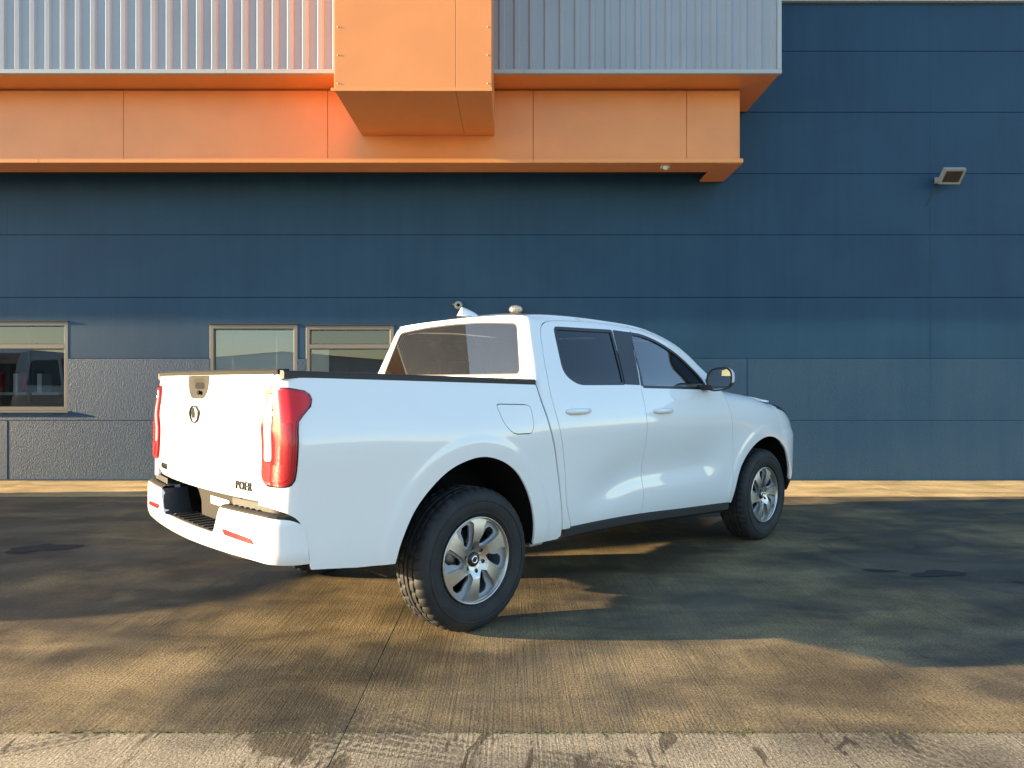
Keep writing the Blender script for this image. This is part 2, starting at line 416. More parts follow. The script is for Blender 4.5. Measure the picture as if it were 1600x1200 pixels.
def textmesh(name, body, size, m, parent, mtx, ext=.004, shear=0, sx=1.0):
    cu = bpy.data.curves.new('txt', 'FONT'); cu.body = body; cu.size = size; cu.extrude = ext; cu.align_x = 'CENTER'; cu.align_y = 'CENTER'; cu.shear = shear; cu.space_character = 1.18
    o = bpy.data.objects.new('txt', cu); COL.objects.link(o); bpy.context.view_layer.update()
    dg = bpy.context.evaluated_depsgraph_get(); me = bpy.data.meshes.new_from_object(o.evaluated_get(dg)); bpy.data.objects.remove(o)
    me.transform(mtx @ Matrix.Diagonal((sx, 1, 1, 1))); me.materials.clear()
    return link(name, me, m, parent)

# ------------------------------------------------------------------ the setting
D = 9.70                                             # distance of the blue wall
g = pyd('ground', [(-900, -900, -.005), (900, -900, -.005), (900, 900, -.005), (-900, 900, -.005)], [(0, 1, 2, 3)], 'ground'); tag(g, 'concrete yard ground reaching past the building', kind='structure')
xs = [-27.6, -22.2, -16.81, -11.42, -6.03, -.643, 4.75, 10.14, 15.53, 20.9]; ys = [-24.3, -18.9, -13.5, -8.1, -2.7, 2.726, 8.34, D+.02]
for i in range(len(xs)-1):
    for j in range(len(ys)-1):
        gp = .0018
        bm = boxbm(xs[i]+gp, xs[i+1]-gp, ys[j]+gp, ys[j+1]-gp, -.06, 0)
        bmesh.ops.bevel(bm, geom=[e for e in bm.edges if all(v.co.z > -.01 for v in e.verts)], offset=.002, segments=1, affect='EDGES')
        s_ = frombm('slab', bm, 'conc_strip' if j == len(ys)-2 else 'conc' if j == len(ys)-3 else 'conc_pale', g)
# moss in the joint across the yard
v = []; f = []
def tuft(x, y, r, z=0.0):
    k = len(v)
    for q in range(5):
        th = 2*pi*q/5+rng.random(); v.append((x+r*cos(th)*(1+.5*rng.random()), y+.55*r*sin(th), z-.004))
    v.append((x, y, z+r*.55)); f.extend([(k+q, k+(q+1) % 5, k+5) for q in range(5)])
for i in range(4200):
    x = rng.uniform(-4.5, 5.5)
    if sin(x*3.1)+sin(x*7.7+1)+rng.normal()*1.2 < -.1: continue
    tuft(x, 2.726+rng.normal()*(.006+.010*rng.random()**3), .003+.008*rng.random()**2)
for i in range(160):
    y = rng.uniform(1.8, 5.0); tuft(-.643+rng.normal()*.006, y, .003+.004*rng.random())
tag(pyd('moss', v, f, 'moss'), 'thin line of moss growing in the slab joint', kind='stuff')

bld = empty('warehouse', (0, D, 0))
tag(bld, 'dark blue warehouse with orange fascia and grey ribbed cladding', 'building')
def bx(name, x0, x1, y0, y1, z0, z1, m, parent=None, bev=.003): return box(name, x0, x1, y0-D, y1-D, z0, z1, m, parent or bld, bev, 1)
# wall made of long panels in courses, recessed joints
wall = pyd('wall', [(-33, .05, -.05), (33, .05, -.05), (33, .05, 6.52), (-33, .05, 6.52), (-33, .25, -.05), (33, .25, -.05), (33, .25, 6.52), (-33, .25, 6.52)],
           [(3, 2, 6, 7), (0, 3, 7, 4), (1, 5, 6, 2)], "gap", bld)
WIN = [(-7.98, -6.065, .95, 2.165), (-4.13, -2.93, .95, 2.125), (-2.815, -1.615, .95, 2.11)]
zc = [0, .82, 1.667, 2.50, 3.355, 4.19, 5.03, 5.865, 6.52]
seams = [-6.9+12.61*k for k in range(-2, 4)]
def wpanel(x0, x1, z0, z1, bl, br, bb, bt, rough, y=0.0):
    # front face with a sloped edge on the sides that meet a joint
    b = .005; dpt = .010
    bv = .0012
    X0, X1, Z0, Z1 = x0+(bv if bl else 0), x1-(bv if br else 0), z0+(b if bb else 0), z1-(b if bt else 0)
    e = .0004
    ox0, ox1, oz0, oz1 = x0+(e if bl else 0), x1-(e if br else 0), z0+(e if bb else 0), z1-(e if bt else 0)
    vv = [(X0, y, Z0), (X1, y, Z0), (X1, y, Z1), (X0, y, Z1), (ox0, y+dpt, oz0), (ox1, y+dpt, oz0), (ox1, y+dpt, oz1), (ox0, y+dpt, oz1)]
    ww = [(a, .06, c) for a, _, c in vv[4:]]
    ff = [(0, 1, 2, 3), (4, 5, 1, 0), (5, 6, 2, 1), (6, 7, 3, 2), (7, 4, 0, 3), (8, 9, 5, 4), (9, 10, 6, 5), (10, 11, 7, 6), (11, 8, 4, 7)]
    return pyd('panel', vv+ww, ff, 'wall_rough' if rough else 'wall', wall)
for j in range(len(zc)-1):
    z0, z1 = zc[j], zc[j+1]; lower = j < 2
    sx = list(seams)
    if j == 1: sx += [3.205, 4.075]
    if j == 0: sx = [s+.01 for s in seams]
    sx = sorted(sx)
    for i in range(len(sx)-1):
        a, b = sx[i], sx[i+1]
        wy = (-.012 if j == 0 else -.004 if j == 1 else 0)+rng.normal()*.0012
        ws = sorted(w for w in WIN if w[0] < b and w[1] > a and w[2] < z1 and w[3] > z0)
        # cut the row into pieces round the windows: no joint is drawn along those cuts
        cuts = [a]+[c for w in ws for c in (max(a, w[0]), min(b, w[1]))]+[b]
        cuts = sorted(set(round(c, 4) for c in cuts))
        for c0, c1 in zip(cuts[:-1], cuts[1:]):
            if c1-c0 < 1e-3: continue
            mid = .5*(c0+c1); w = [w for w in ws if w[0] < mid < w[1]]
            bl, br = abs(c0-a) < 1e-3, abs(c1-b) < 1e-3
            if not w: wpanel(c0, c1, z0, z1, bl, br, True, True, lower, wy)
            else:
                w = w[0]
                if w[2] > z0+.01: wpanel(c0, c1, z0, w[2], bl, br, True, False, lower, wy)
                if w[3] < z1-.01: wpanel(c0, c1, w[3], z1, bl, br, False, True, lower, wy)
bx('coping', -33, 33, D-.06, D+.3, 6.52, 6.60, 'trim_grey')
bx('roof', -33, 33, D+.26, D+22, 6.40, 6.50, 'trim_grey')
bx('side_wall', 32.7, 33, D+.26, D+22, -.05, 6.40, 'wall'); bx('side_wall', -33, -32.7, D+.26, D+22, -.05, 6.40, 'wall')
bx('base_strip', -33, 33, D-.03, D+.03, -.05, .022, 'wall', bev=.004)

# windows
def window(x0, x1, z0, z1, transom, kind):
    w = empty('window'); w.parent = bld
    t = .052; y0, y1 = -.004, .06
    def fr(a, b, c, d, n='frame', ya=y0, yb=y1, m='alu'): return box(n, a, b, ya, yb, c, d, m, w, .004, 1)
    # reveal lining (dark) and frame bars
    fr(x0, x0+t, z0, z1); fr(x1-t, x1, z0, z1); fr(x0+t, x1-t, z1-t, z1); fr(x0+t, x1-t, z0, z0+t)
    fr(x0-.02, x1+.02, z0-.025, z0-.001, 'sill', -.035, .05)
    fr(x0-.01, x1+.01, z1+.001, z1+.018, 'head_flashing', -.022, .05, 'alu_dark')
    panes = [(z0+t, z1-t)]
    if transom:
        zt_ = transom
        fr(x0+t, x1-t, zt_, zt_+t*1.15, 'transom'); panes = [(z0+t, zt_), (zt_+t*1.15, z1-t)]
    for a, b in panes:
        box('gasket', x0+t, x1-t, .030, .034, a, a+.010, 'alu_dark', w, 0); box('gasket', x0+t, x1-t, .030, .034, b-.010, b, 'alu_dark', w, 0)
        pyd('pane', [(x0+t, .040, a), (x1-t, .040, a), (x1-t, .040, b), (x0+t, .040, b)], [(0, 1, 2, 3)], 'glass_bldg', w)
    # room behind
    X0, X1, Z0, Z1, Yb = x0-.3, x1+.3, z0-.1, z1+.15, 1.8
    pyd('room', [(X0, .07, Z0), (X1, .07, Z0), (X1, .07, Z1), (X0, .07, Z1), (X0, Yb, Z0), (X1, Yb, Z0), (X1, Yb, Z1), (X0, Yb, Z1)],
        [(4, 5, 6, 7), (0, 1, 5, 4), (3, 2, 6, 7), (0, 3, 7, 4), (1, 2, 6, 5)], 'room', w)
    if kind == 'blind':
        n = 34
        for k in range(n):
            z = z0+t+.012+(z1-z0-2*t-.02)*k/n
            pyd('blind_slat', [(x0+t+.006, .052, z-.017), (x1-t-.006, .052, z-.017), (x1-t-.006, .062, z+.017), (x0+t+.006, .062, z+.017)], [(0, 1, 2, 3)], 'blind', w)
        for xx in (x0+.3, x1-.3): tube('blind_cord', [(xx, .047, z0+t), (xx, .047, z1-t)], .0015, 'blind', w, 5)
    if kind == 'half':
        box('blind_panel', x0+t+.004, x0+t+.25, .05, .06, z0+t, transom, 'board', w, .002)
        box('desk', x0, x1, .5, 1.2, z0-.05, z0+.12, 'room', w, .01)
        box('monitor', x0+.55, x0+.98, .62, .66, z0+.28, z0+.56, 'dash', w, .008); box('monitor_stand', x0+.74, x0+.79, .64, .67, z0+.12, z0+.3, 'dash', w, .004)
        frombm('cup', boxbm(x0+.82, x0+.88, .45, .51, z0+.12, z0+.21, .01), 'sticker', w)
    if kind == 'office':
        box('mullion', x1-.62, x1-.57, .07, .11, z0+t, z1-t, 'alu_dark', w, .003)
        box('shelf', x0, x1-.7, .9, 1.3, z0+.2, z0+.24, 'board', w, .003)
        for k in range(7):
            xx = x0+.1+k*.12; box('binder', xx, xx+.07, 1.0, 1.25, z0+.24, z0+.24+.28+.03*(k % 3), ['sticker', 'redref', 'dash'][k % 3], w, .004)
        box('cabinet', x1-.5, x1+.1, 1.0, 1.6, z0-.08, z0+.45, 'board', w, .01)
    return w
window(*WIN[0], 1.80, 'office'); window(*WIN[1], 0, 'blind'); window(*WIN[2], 1.80, 'half')

# orange fascia band, made of flat panels
BF = 8.93; BT, BZ = 8.85, 4.08
fascia = bx('fascia', -33, 2.84, BF+.03, D-.02, BZ+.10, 5.02, 'gap', bev=0)
ps = [-4.887-2.575*k for k in range(11, 0, -1)]+[-4.887, -2.319, .266, 2.198, 2.845]
for a, b in zip(ps[:-1], ps[1:]):
    bx('fascia_panel', a+.003, b-.003, BF, BF+.024, BZ+.055, 5.012, 'orange', fascia, .002)
bx('fascia_end', 2.843, 2.866, BF+.003, D-.02, BZ+.055, 5.012, 'orange', fascia, .002)
pt = [-33, -20, -12, -5.9, -.22, .262, 2.885]
for a, b in zip(pt[:-1], pt[1:]):
    bx('drip_trim', a+.0015, b-.0015, BT, BF+.02, BZ, BZ+.052, 'orange_trim', fascia, .003)
bx('soffit', -33, 2.56, BT+.03, 9.26, BZ+.002, BZ+.02, 'orange', fascia, .001)
bx('soffit_back', -33, 2.56, 9.24, 9.262, BZ+.022, BZ+.30, 'orange', fascia, .001)
bx('soffit_return', 2.562, 2.88, BT+.03, D-.016, BZ-.004, BZ+.02, 'orange', fascia, .001)
# grey profiled cladding box above
GY, GZ, GX = 8.48, 5.03, 3.21
clad = bx('cladding_box', -33, GX-.05, GY+.06, D-.015, GZ+.03, 9.0, 'gap', bev=0)
bx('cladding_soffit', -33, GX-.01, GY+.01, D-.018, GZ, GZ+.02, 'orange', clad, .001)
def clad_sheet(x0, n, sgn=1):
    pitch = .181; prof = [(0, 0), (.092, 0), (.112, -.022), (.161, -.022), (.181, 0)]
    pts = [(x0, 0)]
    for k in range(n):
        for (a, d) in prof[1:]: pts.append((x0+k*pitch+a, d))
    v = [(x, GY-D+.02+d, GZ+.045) for x, d in pts]+[(x, GY-D+.02+d, 8.9) for x, d in pts]; q = len(pts)
    return pyd('cladding_sheet', v, [(i, i+1, q+i+1, q+i) for i in range(q-1)], 'greyclad', clad)
k = 0; x = GX-.03-.181*5
while x > -32:
    clad_sheet(x, 5); x -= .181*5
bx('corner_flashing', GX-.045, GX+.004, GY-.022, GY+.06, GZ+.045, 8.95, 'trim_grey', clad, .003)
bx('corner_return', GX-.02, GX, GY+.062, D-.018, GZ+.022, 8.95, 'greyclad', clad, .002)
pt = [-33, -24, -15.2, -3.41, 0.15, GX+.006]
for a, b in zip(pt[:-1], pt[1:]): bx('base_flashing', a+.001, b-.001, GY-.026, GY+.03, GZ-.008, GZ+.042, 'trim_grey', clad, .003)
# orange box that stands out in front
OY, OZ, OX0, OX1 = 7.54, 4.437, -1.89, -.2175
obox = bx('portal_box', OX0+.03, OX1-.03, OY+.03, D-.02, OZ+.03, 9.0, 'gap', bev=0)
for a, b in ((OX0, -.598), (-.598, OX1)): bx('portal_panel', a+.002, b-.002, OY, OY+.028, OZ+.028, 9.0, 'orange', obox, .002)
bx('portal_side', OX0, OX0+.026, OY+.03, BF-.003, OZ+.028, 9.0, 'orange', obox, .002)
bx('portal_side', OX1-.026, OX1, OY+.03, BF-.003, OZ+.028, 9.0, 'orange', obox, .002)
for a, b in ((OX0+.004, -.598), (-.598, OX1-.004)): bx('portal_soffit', a+.002, b-.002, OY+.012, BF-.003, OZ+.004, OZ+.024, 'orange', obox, .001)
bx('portal_edge_trim', OX0-.03, OX1+.006, OY-.012, OY+.010, OZ-.004, OZ+.030, 'orange_trim', obox, .002)
rv = lathe('rivet', [(0.0, -.006), (.008, -.005), (.011, 0)], 'orange_trim', obox, 8); rv.location = (OX0+.04, OY-D, OZ+.08)
for kx, kz in [(0, q) for q in range(1, 9)]+[(1, q) for q in range(0, 9)]:
    r2 = rv.copy(); COL.objects.link(r2); r2.parent = obox; r2.location = (OX0+.04 if kx == 0 else OX1-.04, OY-D, OZ+.08+.30*kz)

# ------------------------------------------------------------------ the pickup: local x forward from the rear axle, y left, z up; the near side is y < 0
TRK = empty('pickup_truck', (-.8138, 4.4836, 0), .76029)
tag(TRK, 'white double cab pickup truck parked at an angle before the blue wall', 'pickup truck')
_B = cspline([.30, .40, .46, .52, .60, .70, .82, .92, 1.00, 1.05, 1.10, 1.16, 1.22, 1.28, 1.36, 1.50, 1.62, 1.72, 1.80],
             [.862, .886, .903, .914, .922, .928, .936, .944, .951, .953, .950, .939, .924, .905, .878, .820, .768, .726, .694])
ztop_cab = cspline([.40, .61, .85, 1.04, 1.44, 1.80, 2.02, 2.235, 2.39, 2.50, 2.60], [1.735, 1.764, 1.778, 1.780, 1.770, 1.742, 1.694, 1.604, 1.482, 1.375, 1.262])
ztop_fen = cspline([2.4, 2.6, 2.9, 3.2, 3.5, 3.8, 4.2], [1.292, 1.276, 1.245, 1.212, 1.165, 1.10, .98])
def dome(t): return 1-np.sqrt(1-np.clip(t, 0, .965)**2)
def Fs(x, z):
    """half width of the body side at station x, height z"""
    x = np.asarray(x, float); z = np.asarray(z, float)
    y = _B(z)-.022*np.clip((-.35-x)/.65, 0, 2)**2-.02*np.clip((x-2.7)/.8, 0, 2)**2
    y = y-.010*sstep(.75, .45, x)*sstep(1.45, 1.2, z)
    y = y-.03*np.clip((x-1.6)/.9, 0, 2)**2*sstep(1.3, 1.5, z)
    # door scallop
    c = .735-.10*sstep(1.5, .8, x); wdt = .165
    d = (z-c)/wdt; bump = np.where(d > 0, np.exp(-(d/.95)**2), np.exp(-(d/.62)**2))
    y = y-.030*bump*sstep(.72, 1.25, x)*sstep(2.60, 2.25, x)
    # wheel arch flares
    for cx, cz, rx, rz, amp in ((-.03, .44, .485, .505, 1.0), (3.21, .43, .50, .46, 1.0)):
        rho = np.sqrt(((x-cx)/rx)**2+((z-cz)/rz)**2)
        y = y+amp*(.006*sstep(1.25, 1.15, rho)+.016*np.exp(-np.clip((rho-1)/.42, 0, 9)**2))*sstep(.25, .45, z)
    # shoulder of the front wing
    zt = ztop_fen(np.clip(x, 2.4, 4.2)); r = .085
    y = y-r*dome((z-(zt-r))/r)*sstep(2.50, 2.68, x)*(z < 1.36)
    # roof rail rounding
    zt = ztop_cab(np.clip(x, .4, 2.6)); r = .060
    y = y-r*dome((z-(zt-r))/r)*(z > 1.36)
    return y
XR, RR = -1.0, .09
def nose_lean(z): return np.interp(z, [.2, .5, .62, .86, .98, 1.07, 1.148, 1.22, 1.3], [.0, .03, .02, 0, -.065, -.15, -.25, -.38, -.5])
def surf_low(s, z):
    """bed sides, doors, wings, wrapped round the rear and front corners"""
    s = np.asarray(s, float); z = np.asarray(z, float)
    xc = np.clip(s, XR, 3.50); y = Fs(xc, z); x = s.copy()
    th = np.clip((XR-s)/RR, 0, 1.40); rest = np.clip(XR-s-1.40*RR, 0, None)
    rear = s < XR
    x = np.where(rear, XR-RR*np.sin(th)-rest*cos(1.40), x); y = np.where(rear, y-RR*(1-np.cos(th))-rest*sin(1.40), y)
    a, b = .70, .50; ph = np.clip((s-3.50)/.62, 0, 1.5); fr = s > 3.50
    x = np.where(fr, 3.50+a*np.sin(ph), x); y = np.where(fr, y-b*(1-np.cos(ph)), y)
    x = x+nose_lean(z)*sstep(2.9, 3.9, x)
    x = x+.012*sstep(-.9, -1.05, x)*np.clip((z-1.0)/.4, -1, 1)
    return x, -y, z
def xcab(z): return .530+.25*np.clip(z-1.33, 0, 1)
def surf_cab(s, z):
    s = np.asarray(s, float); z = np.asarray(z, float); r = .062
    x0 = xcab(z); wrap = s < x0
    y = Fs(np.maximum(s, x0), z); th = np.clip((x0-s)/r, 0, 1.40); rest = np.clip(x0-s-1.40*r, 0, None)
    x = np.where(wrap, x0-r*np.sin(th)-rest*cos(1.4), s); y = np.where(wrap, y-r*(1-np.cos(th))-rest*sin(1.4), y)
    return x, -y, z
def surf_tail(y, z): 
    y = np.asarray(y, float); z = np.asarray(z, float)
    return -1.15+.094*y*y+.018*np.clip((z-1.0)/.4, -1, 1)-.010*np.exp(-((z-1.16)/.07)**2)+.02*np.clip((.86-z)/.06, 0, 1)**2, y, z
def surf_back(y, z): return .468+.25*np.clip(np.asarray(z, float)-1.33, 0, 1)+.004*np.asarray(y, float)**2-.0, np.asarray(y, float), np.asarray(z, float)
def both(fn):
    for mir in (False, True): fn(mir)
g2 = .0028                                           # half a panel gap

# --- outlines in (x, z)
bedgap = [(.478, 1.372), (.475, 1.323), (.492, 1.223), (.524, 1.091), (.576, .937), (.618, .761), (.656, .564), (.676, .450), (.680, .415)]
archr = cr([(-.530, .462), (-.505, .566), (-.440, .700), (-.350, .803), (-.232, .891), (-.105, .936), (.018, .946), (.150, .910), (.265, .837), (.357, .718), (.412, .574), (.440, .402)], 5)
lamp_out = [(-1.16, 1.322), (-1.060, 1.318), (-.990, 1.306), (-.965, 1.290), (-.958, 1.270), (-.968, 1.240), (-1.012, 1.200), (-1.035, 1.172), (-1.040, 1.130), (-1.042, .960), (-1.046, .915), (-1.060, .894), (-1.085, .886), (-1.16, .882)]
SEND = -1.262                                         # where the bed corner stops at the tailgate gap
bed_loop = [(SEND, 1.372), (-1.13, 1.376)]+[(x, 1.388-.036*(x+1.1)/1.55) for x in np.linspace(-1.08, .455, 20)]+bedgap[1:]+[(.655, .398)]+archr[::-1]+[(-.727, .476), (-.955, .505)]+cr([(-.958, .52), (-.985, .66), (-1.02, .735), (-1.08, .772), (-1.16, .785), (SEND, .79)], 4)+[(SEND, .880)]
# notch the lamp out of the bed corner
bed_loop = bed_loop[:-1]+[(SEND, .865)]+[(SEND, .8795)]
lampcut = [(SEND, lamp_out[-1][1]-.004)]+[(a+.0, b) for a, b in offs(lamp_out, .004)[::-1]]+[(SEND, lamp_out[0][1]+.004)]
lampcut[1] = (-1.16, lampcut[1][1]); lampcut[-2] = (-1.16, lampcut[-2][1])
bed_loop = bed_loop[:-2]+lampcut
fuel = rc([(.128, 1.226), (.368, 1.217), (.398, 1.200), (.402, 1.120), (.388, 1.052), (.235, 1.055), (.170, 1.110)], [.03, .02, .03, .03, .03, .045, .05], 5)
def bed_side(mir):
    o = panel('bed_side', [bed_loop]+([] if mir else [offs(fuel, g2)]), surf_low, 'paint', TRK, h=.0155, mirror=mir)
    if not mir: panel('fuel_flap', [offs(fuel, -g2)], surf_low, 'paint', TRK, h=.03, mirror=mir)
    # black cap along the rail
    xs_ = np.linspace(-1.070, .474, 26); vv = []; ff = []
    sec = [(-.004, -.026), (.006, -.022), (.008, .002), (-.002, .011), (-.045, .013), (-.085, .008), (-.085, -.05)]
    for x in xs_:
        zr = 1.388-.036*(x+1.1)/1.55; yb = float(Fs(x, zr))
        for dy, dz in sec: vv.append((x, -(yb+dy)*(-1 if mir else 1), zr+dz))
    k = len(sec)
    for i in range(len(xs_)-1):
        for j in range(k-1):
            q = (i*k+j, i*k+j+1, (i+1)*k+j+1, (i+1)*k+j); ff.append(q if mir else q[::-1])
    ff += [tuple(range(k)), tuple(range((len(xs_)-1)*k, len(xs_)*k))]
    pyd('rail_cap', vv, ff, 'black', TRK)
    # wheel well liner and inner arch
    for cx, cz, R, y0, y1 in ((-.045, .45, .505, .50, .925), (3.215, .43, .50, .50, .92)):
        vv = []; ff = []; n = 22
        for i in range(n+1):
            th = -.12+(pi+.24)*i/n
            xx, zz = cx+R*cos(th), cz+R*sin(th); y1 = float(Fs(xx, max(zz, .36)))-.022
            for yy in (y0, y1): vv.append((xx, yy if mir else -yy, zz))
        for i in range(n): ff.append((2*i, 2*i+1, 2*i+3, 2*i+2))
        ff.append(tuple(2*i for i in range(n+1)))
        pyd('wheel_well', vv, ff, 'dark', TRK, False)
    # inner bed wall and dark backing behind the panel gaps
    panel('bed_inner_wall', [[(-1.0, 1.34), (.40, 1.30), (.40, .99), (-1.0, .99)]], lambda s, z: (s, -Fs(s, z)*0-.80, z), 'black', TRK, h=.2, flange=0, mirror=mir)
both(bed_side)
box('bed_floor', -1.04, .42, -.50, .50, .76, .80, 'black', TRK); box('bed_front_wall', .38, .42, -.80, .80, .98, 1.33, 'black', TRK)

# --- doors and cab side
rd_rear = cr([(.897, 1.742), (.784, 1.734), (.705, 1.716), (.655, 1.666), (.620, 1.549), (.592, 1.411), (.583, 1.258), (.604, 1.106), (.645, .951), (.676, .794), (.704, .597), (.760, .462)], 5)
top_gap = cr([(.897, 1.742), (1.155, 1.749), (1.426, 1.743), (1.555, 1.737), (1.714, 1.722), (2.01, 1.664), (2.221, 1.574), (2.369, 1.455), (2.45, 1.372), (2.535, 1.282)], 5)
mid = cr([(1.590, 1.7345), (1.580, 1.690), (1.535, 1.511), (1.490, 1.302), (1.482, 1.158), (1.484, 1.027), (1.486, .852), (1.486, .702), (1.488, .592), (1.486, .448)], 5)
fr_gap = cr([(2.535, 1.282), (2.566, 1.20), (2.612, 1.026), (2.642, .820), (2.648, .617), (2.648, .385)], 5)
zb = cspline([.6, 1.12, 1.48, 1.94, 2.70], [.458, .456, .446, .420, .383])
botr = [(x, float(zb(x))) for x in np.linspace(.765, 1.484, 14)]; botf = [(x, float(zb(x))) for x in np.linspace(1.488, 2.645, 20)]
tg = lambda a, b: [q for q in top_gap if a < q[0] < b]
win1 = rc([(.790, 1.690), (1.372, 1.698), (1.318, 1.336), (.850, 1.336), (.745, 1.400)], [.03, .012, .012, .07, .06], 6)
win2 = rc(cr([(1.570, 1.692), (1.72, 1.680), (1.905, 1.632), (2.10, 1.545), (2.245, 1.435), (2.310, 1.355)], 4)+[(2.33, 1.297), (1.520, 1.314)], .012, 3)
bpil = [(1.372+.012, 1.699), (1.568-.010, 1.693), (1.52-.012, 1.316), (1.318+.012, 1.333)]
rdoor = rd_rear[::-1]+tg(.90, 1.58)+mid+botr[::-1]
fdoor = tg(1.60, 2.53)+fr_gap+botf[::-1]+mid[::-1]
def shrink(p): return offs(p, -g2)
def doors(mir):
    for nm, loop, win, hx, gm in (('rear', rdoor, win1, .795, 'glass_dark'), ('front', fdoor, win2, 1.685, 'glass_clear')):
        d = panel('door', [shrink(loop), offs(win, .010)], surf_cab if nm == 'rear' else surf_low, 'paint', TRK, h=.0155, mirror=mir)
        panel('window_trim', [offs(win, .0105), offs(win, -.010)], surf_cab, 'frame_trim', d, h=.03, off=-.003, flange=.012, mirror=mir)
        panel('window_glass', [offs(win, -.008)], surf_cab, gm, d, h=.06, off=-.011, flange=0, mirror=mir)
        # black pillar applique
        if nm == 'rear':
            pl = [(1.384, 1.709), (1.582, 1.702), (1.534, 1.508), (1.487, 1.322), (1.318, 1.326)]
            panel('pillar_cover', [rc(offs(pl, -.003), .006, 2)], surf_cab, 'frame_trim', d, h=.04, off=.0015, flange=.004, mirror=mir)
        else:
            pl = [(1.590, 1.702), (1.572, 1.694), (1.523, 1.318), (1.493, 1.318), (1.541, 1.508)]
            panel('pillar_cover', [offs(pl, -.002)], surf_cab, 'frame_trim', d, h=.04, off=.0015, flange=.004, mirror=mir)
        # belt line strip
        x0, x1 = (win[0][0]*0+.76, 1.487) if nm == 'rear' else (1.492, 2.42)
        sy = 1 if mir else -1
        # handle: cup recess plate, lever bar
        hz = 1.168 if nm == 'rear' else 1.146
        cup = [(hx+.055*cos(a), hz+.012+.032*sin(a)) for a in np.linspace(0, 2*pi, 20, endpoint=False)]
        panel('handle_cup', [cup], surf_low, 'paint', d, h=.03, off=.0015, flange=.003, mirror=mir)
        vv = []; ff = []; n = 18; k = 10
        for i in range(n+1):
            u = -1+2*i/n; x = hx+.118*u; yb = float(Fs(x, hz)); sc = (1-abs(u)**3.5)**.5 if abs(u) < 1 else 0
            for j in range(k):
                a = 2*pi*j/k; vv.append((x, sy*(yb+.022*(1-u*u*u*u)+.013*cos(a)*max(sc, .05)), hz+.019*sin(a)*max(sc, .05)))
        for i in range(n):
            for j in range(k):
                j2 = (j+1) % k; q = (i*k+j, i*k+j2, (i+1)*k+j2, (i+1)*k+j); ff.append(q)
        bm = bmesh.new(); me = bpy.data.meshes.new('t'); me.from_pydata(vv, [], ff); bm.from_mesh(me); bpy.data.meshes.remove(me); bmesh.ops.recalc_face_normals(bm, faces=bm.faces[:])
        frombm('handle', bm, 'paint', d, True)
    # cab side: rear pillar, roof rail, front pillar
    cg = [(.686, .452), (.666, .560), (.630, .761), (.589, .937), (.538, 1.091), (.505, 1.223), (.488, 1.335)]
    L = cg+[(float(xcab(1.36))-.10, 1.345)]+[(float(xcab(z))-.10, z) for z in np.linspace(1.37, 1.752, 12)]
    L += [(x, float(ztop_cab(x))-.0012) for x in np.linspace(.62, 2.56, 50)]
    L += offs(top_gap+[(2.6, 1.2), (1.5, 1.0)], g2)[:len(top_gap)][::-1][2:]+offs(rd_rear+[(1.4, .5), (1.4, 1.7)], g2)[1:len(rd_rear)]
    L += [(.752, .452)]
    panel('cab_side', [L], surf_cab, 'paint', TRK, h=.022, mirror=mir)
    # front wing, wrapped to the headlamp
    archf = cr([(2.690, .380), (2.696, .500), (2.752, .655), (2.872, .775), (3.035, .857), (3.225, .886), (3.42, .845), (3.565, .745), (3.655, .600), (3.695, .470)], 5)
    W_ = offs(fr_gap+[(3.4, .4), (3.4, 1.2)], -g2)[:len(fr_gap)]
    L = [(x, float(ztop_fen(x))-.003) for x in np.linspace(2.545, 3.56, 26)][::-1]+W_[1:]+archf+[(3.93, .44), (4.20, .46), (4.40, .52), (4.40, .80), (4.05, .90), (3.86, 1.0), (3.70, 1.09)]
    panel('front_wing', [L], surf_low, 'paint', TRK, h=.017, mirror=mir)
    panel('headlamp', [[(3.585, 1.115), (3.72, 1.085), (3.87, 1.005), (4.06, .905), (4.30, .86), (4.30, .99), (3.99, 1.05), (3.80, 1.115), (3.66, 1.150)]], surf_low, 'glass_dark', TRK, h=.04, off=.002, mirror=mir)
    panel('front_lower_trim', [[(3.70, .465), (3.93, .435), (4.42, .46), (4.42, .33), (3.95, .33), (3.76, .37)]], surf_low, 'black', TRK, h=.04, off=.004, mirror=mir)
    # sill
    vv = []; ff = []; sec = [(.0, .004), (.012, -.010), (.006, -.055), (-.05, -.085), (-.14, -.085)]
    X = np.linspace(.705, 2.66, 18); sy = 1 if mir else -1
    for x in X:
        z = float(zb(x)); yb = float(Fs(x, z))-.012
        for dy, dz in sec: vv.append((x, sy*(yb+dy), z+dz))
    k = len(sec)
    for i in range(len(X)-1):
        for j in range(k-1): ff.append((i*k+j, i*k+j+1, (i+1)*k+j+1, (i+1)*k+j))
    ff += [tuple(range(k)), tuple(range((len(X)-1)*k, len(X)*k))]
    pyd('sill', vv, ff, 'black', TRK)
    # dark backing skin behind all panel gaps
    Lb = [(.50, 1.30), (.60, .50), (2.68, .43), (2.74, 1.24), (2.44, 1.31), (1.5, 1.30)]
    panel('inner_skin', [Lb], lambda s, z: tuple(a+b for a, b in zip(surf_low(s, z), (0, .035, 0))), 'gap', TRK, h=.08, flange=0, mirror=mir)
    Lp = [q for q in offs(top_gap, .0)][::1]
    ring = [(.60, 1.33)]+[(a, b) for a, b in rd_rear[::-1] if b > 1.33]+top_gap[1:]+[(2.43, 1.30)]
    inner = [(.86, 1.33)]+win1[-9:][::-1]*0+[(.80, 1.40), (.83, 1.665), (1.36, 1.675), (1.30, 1.33)]
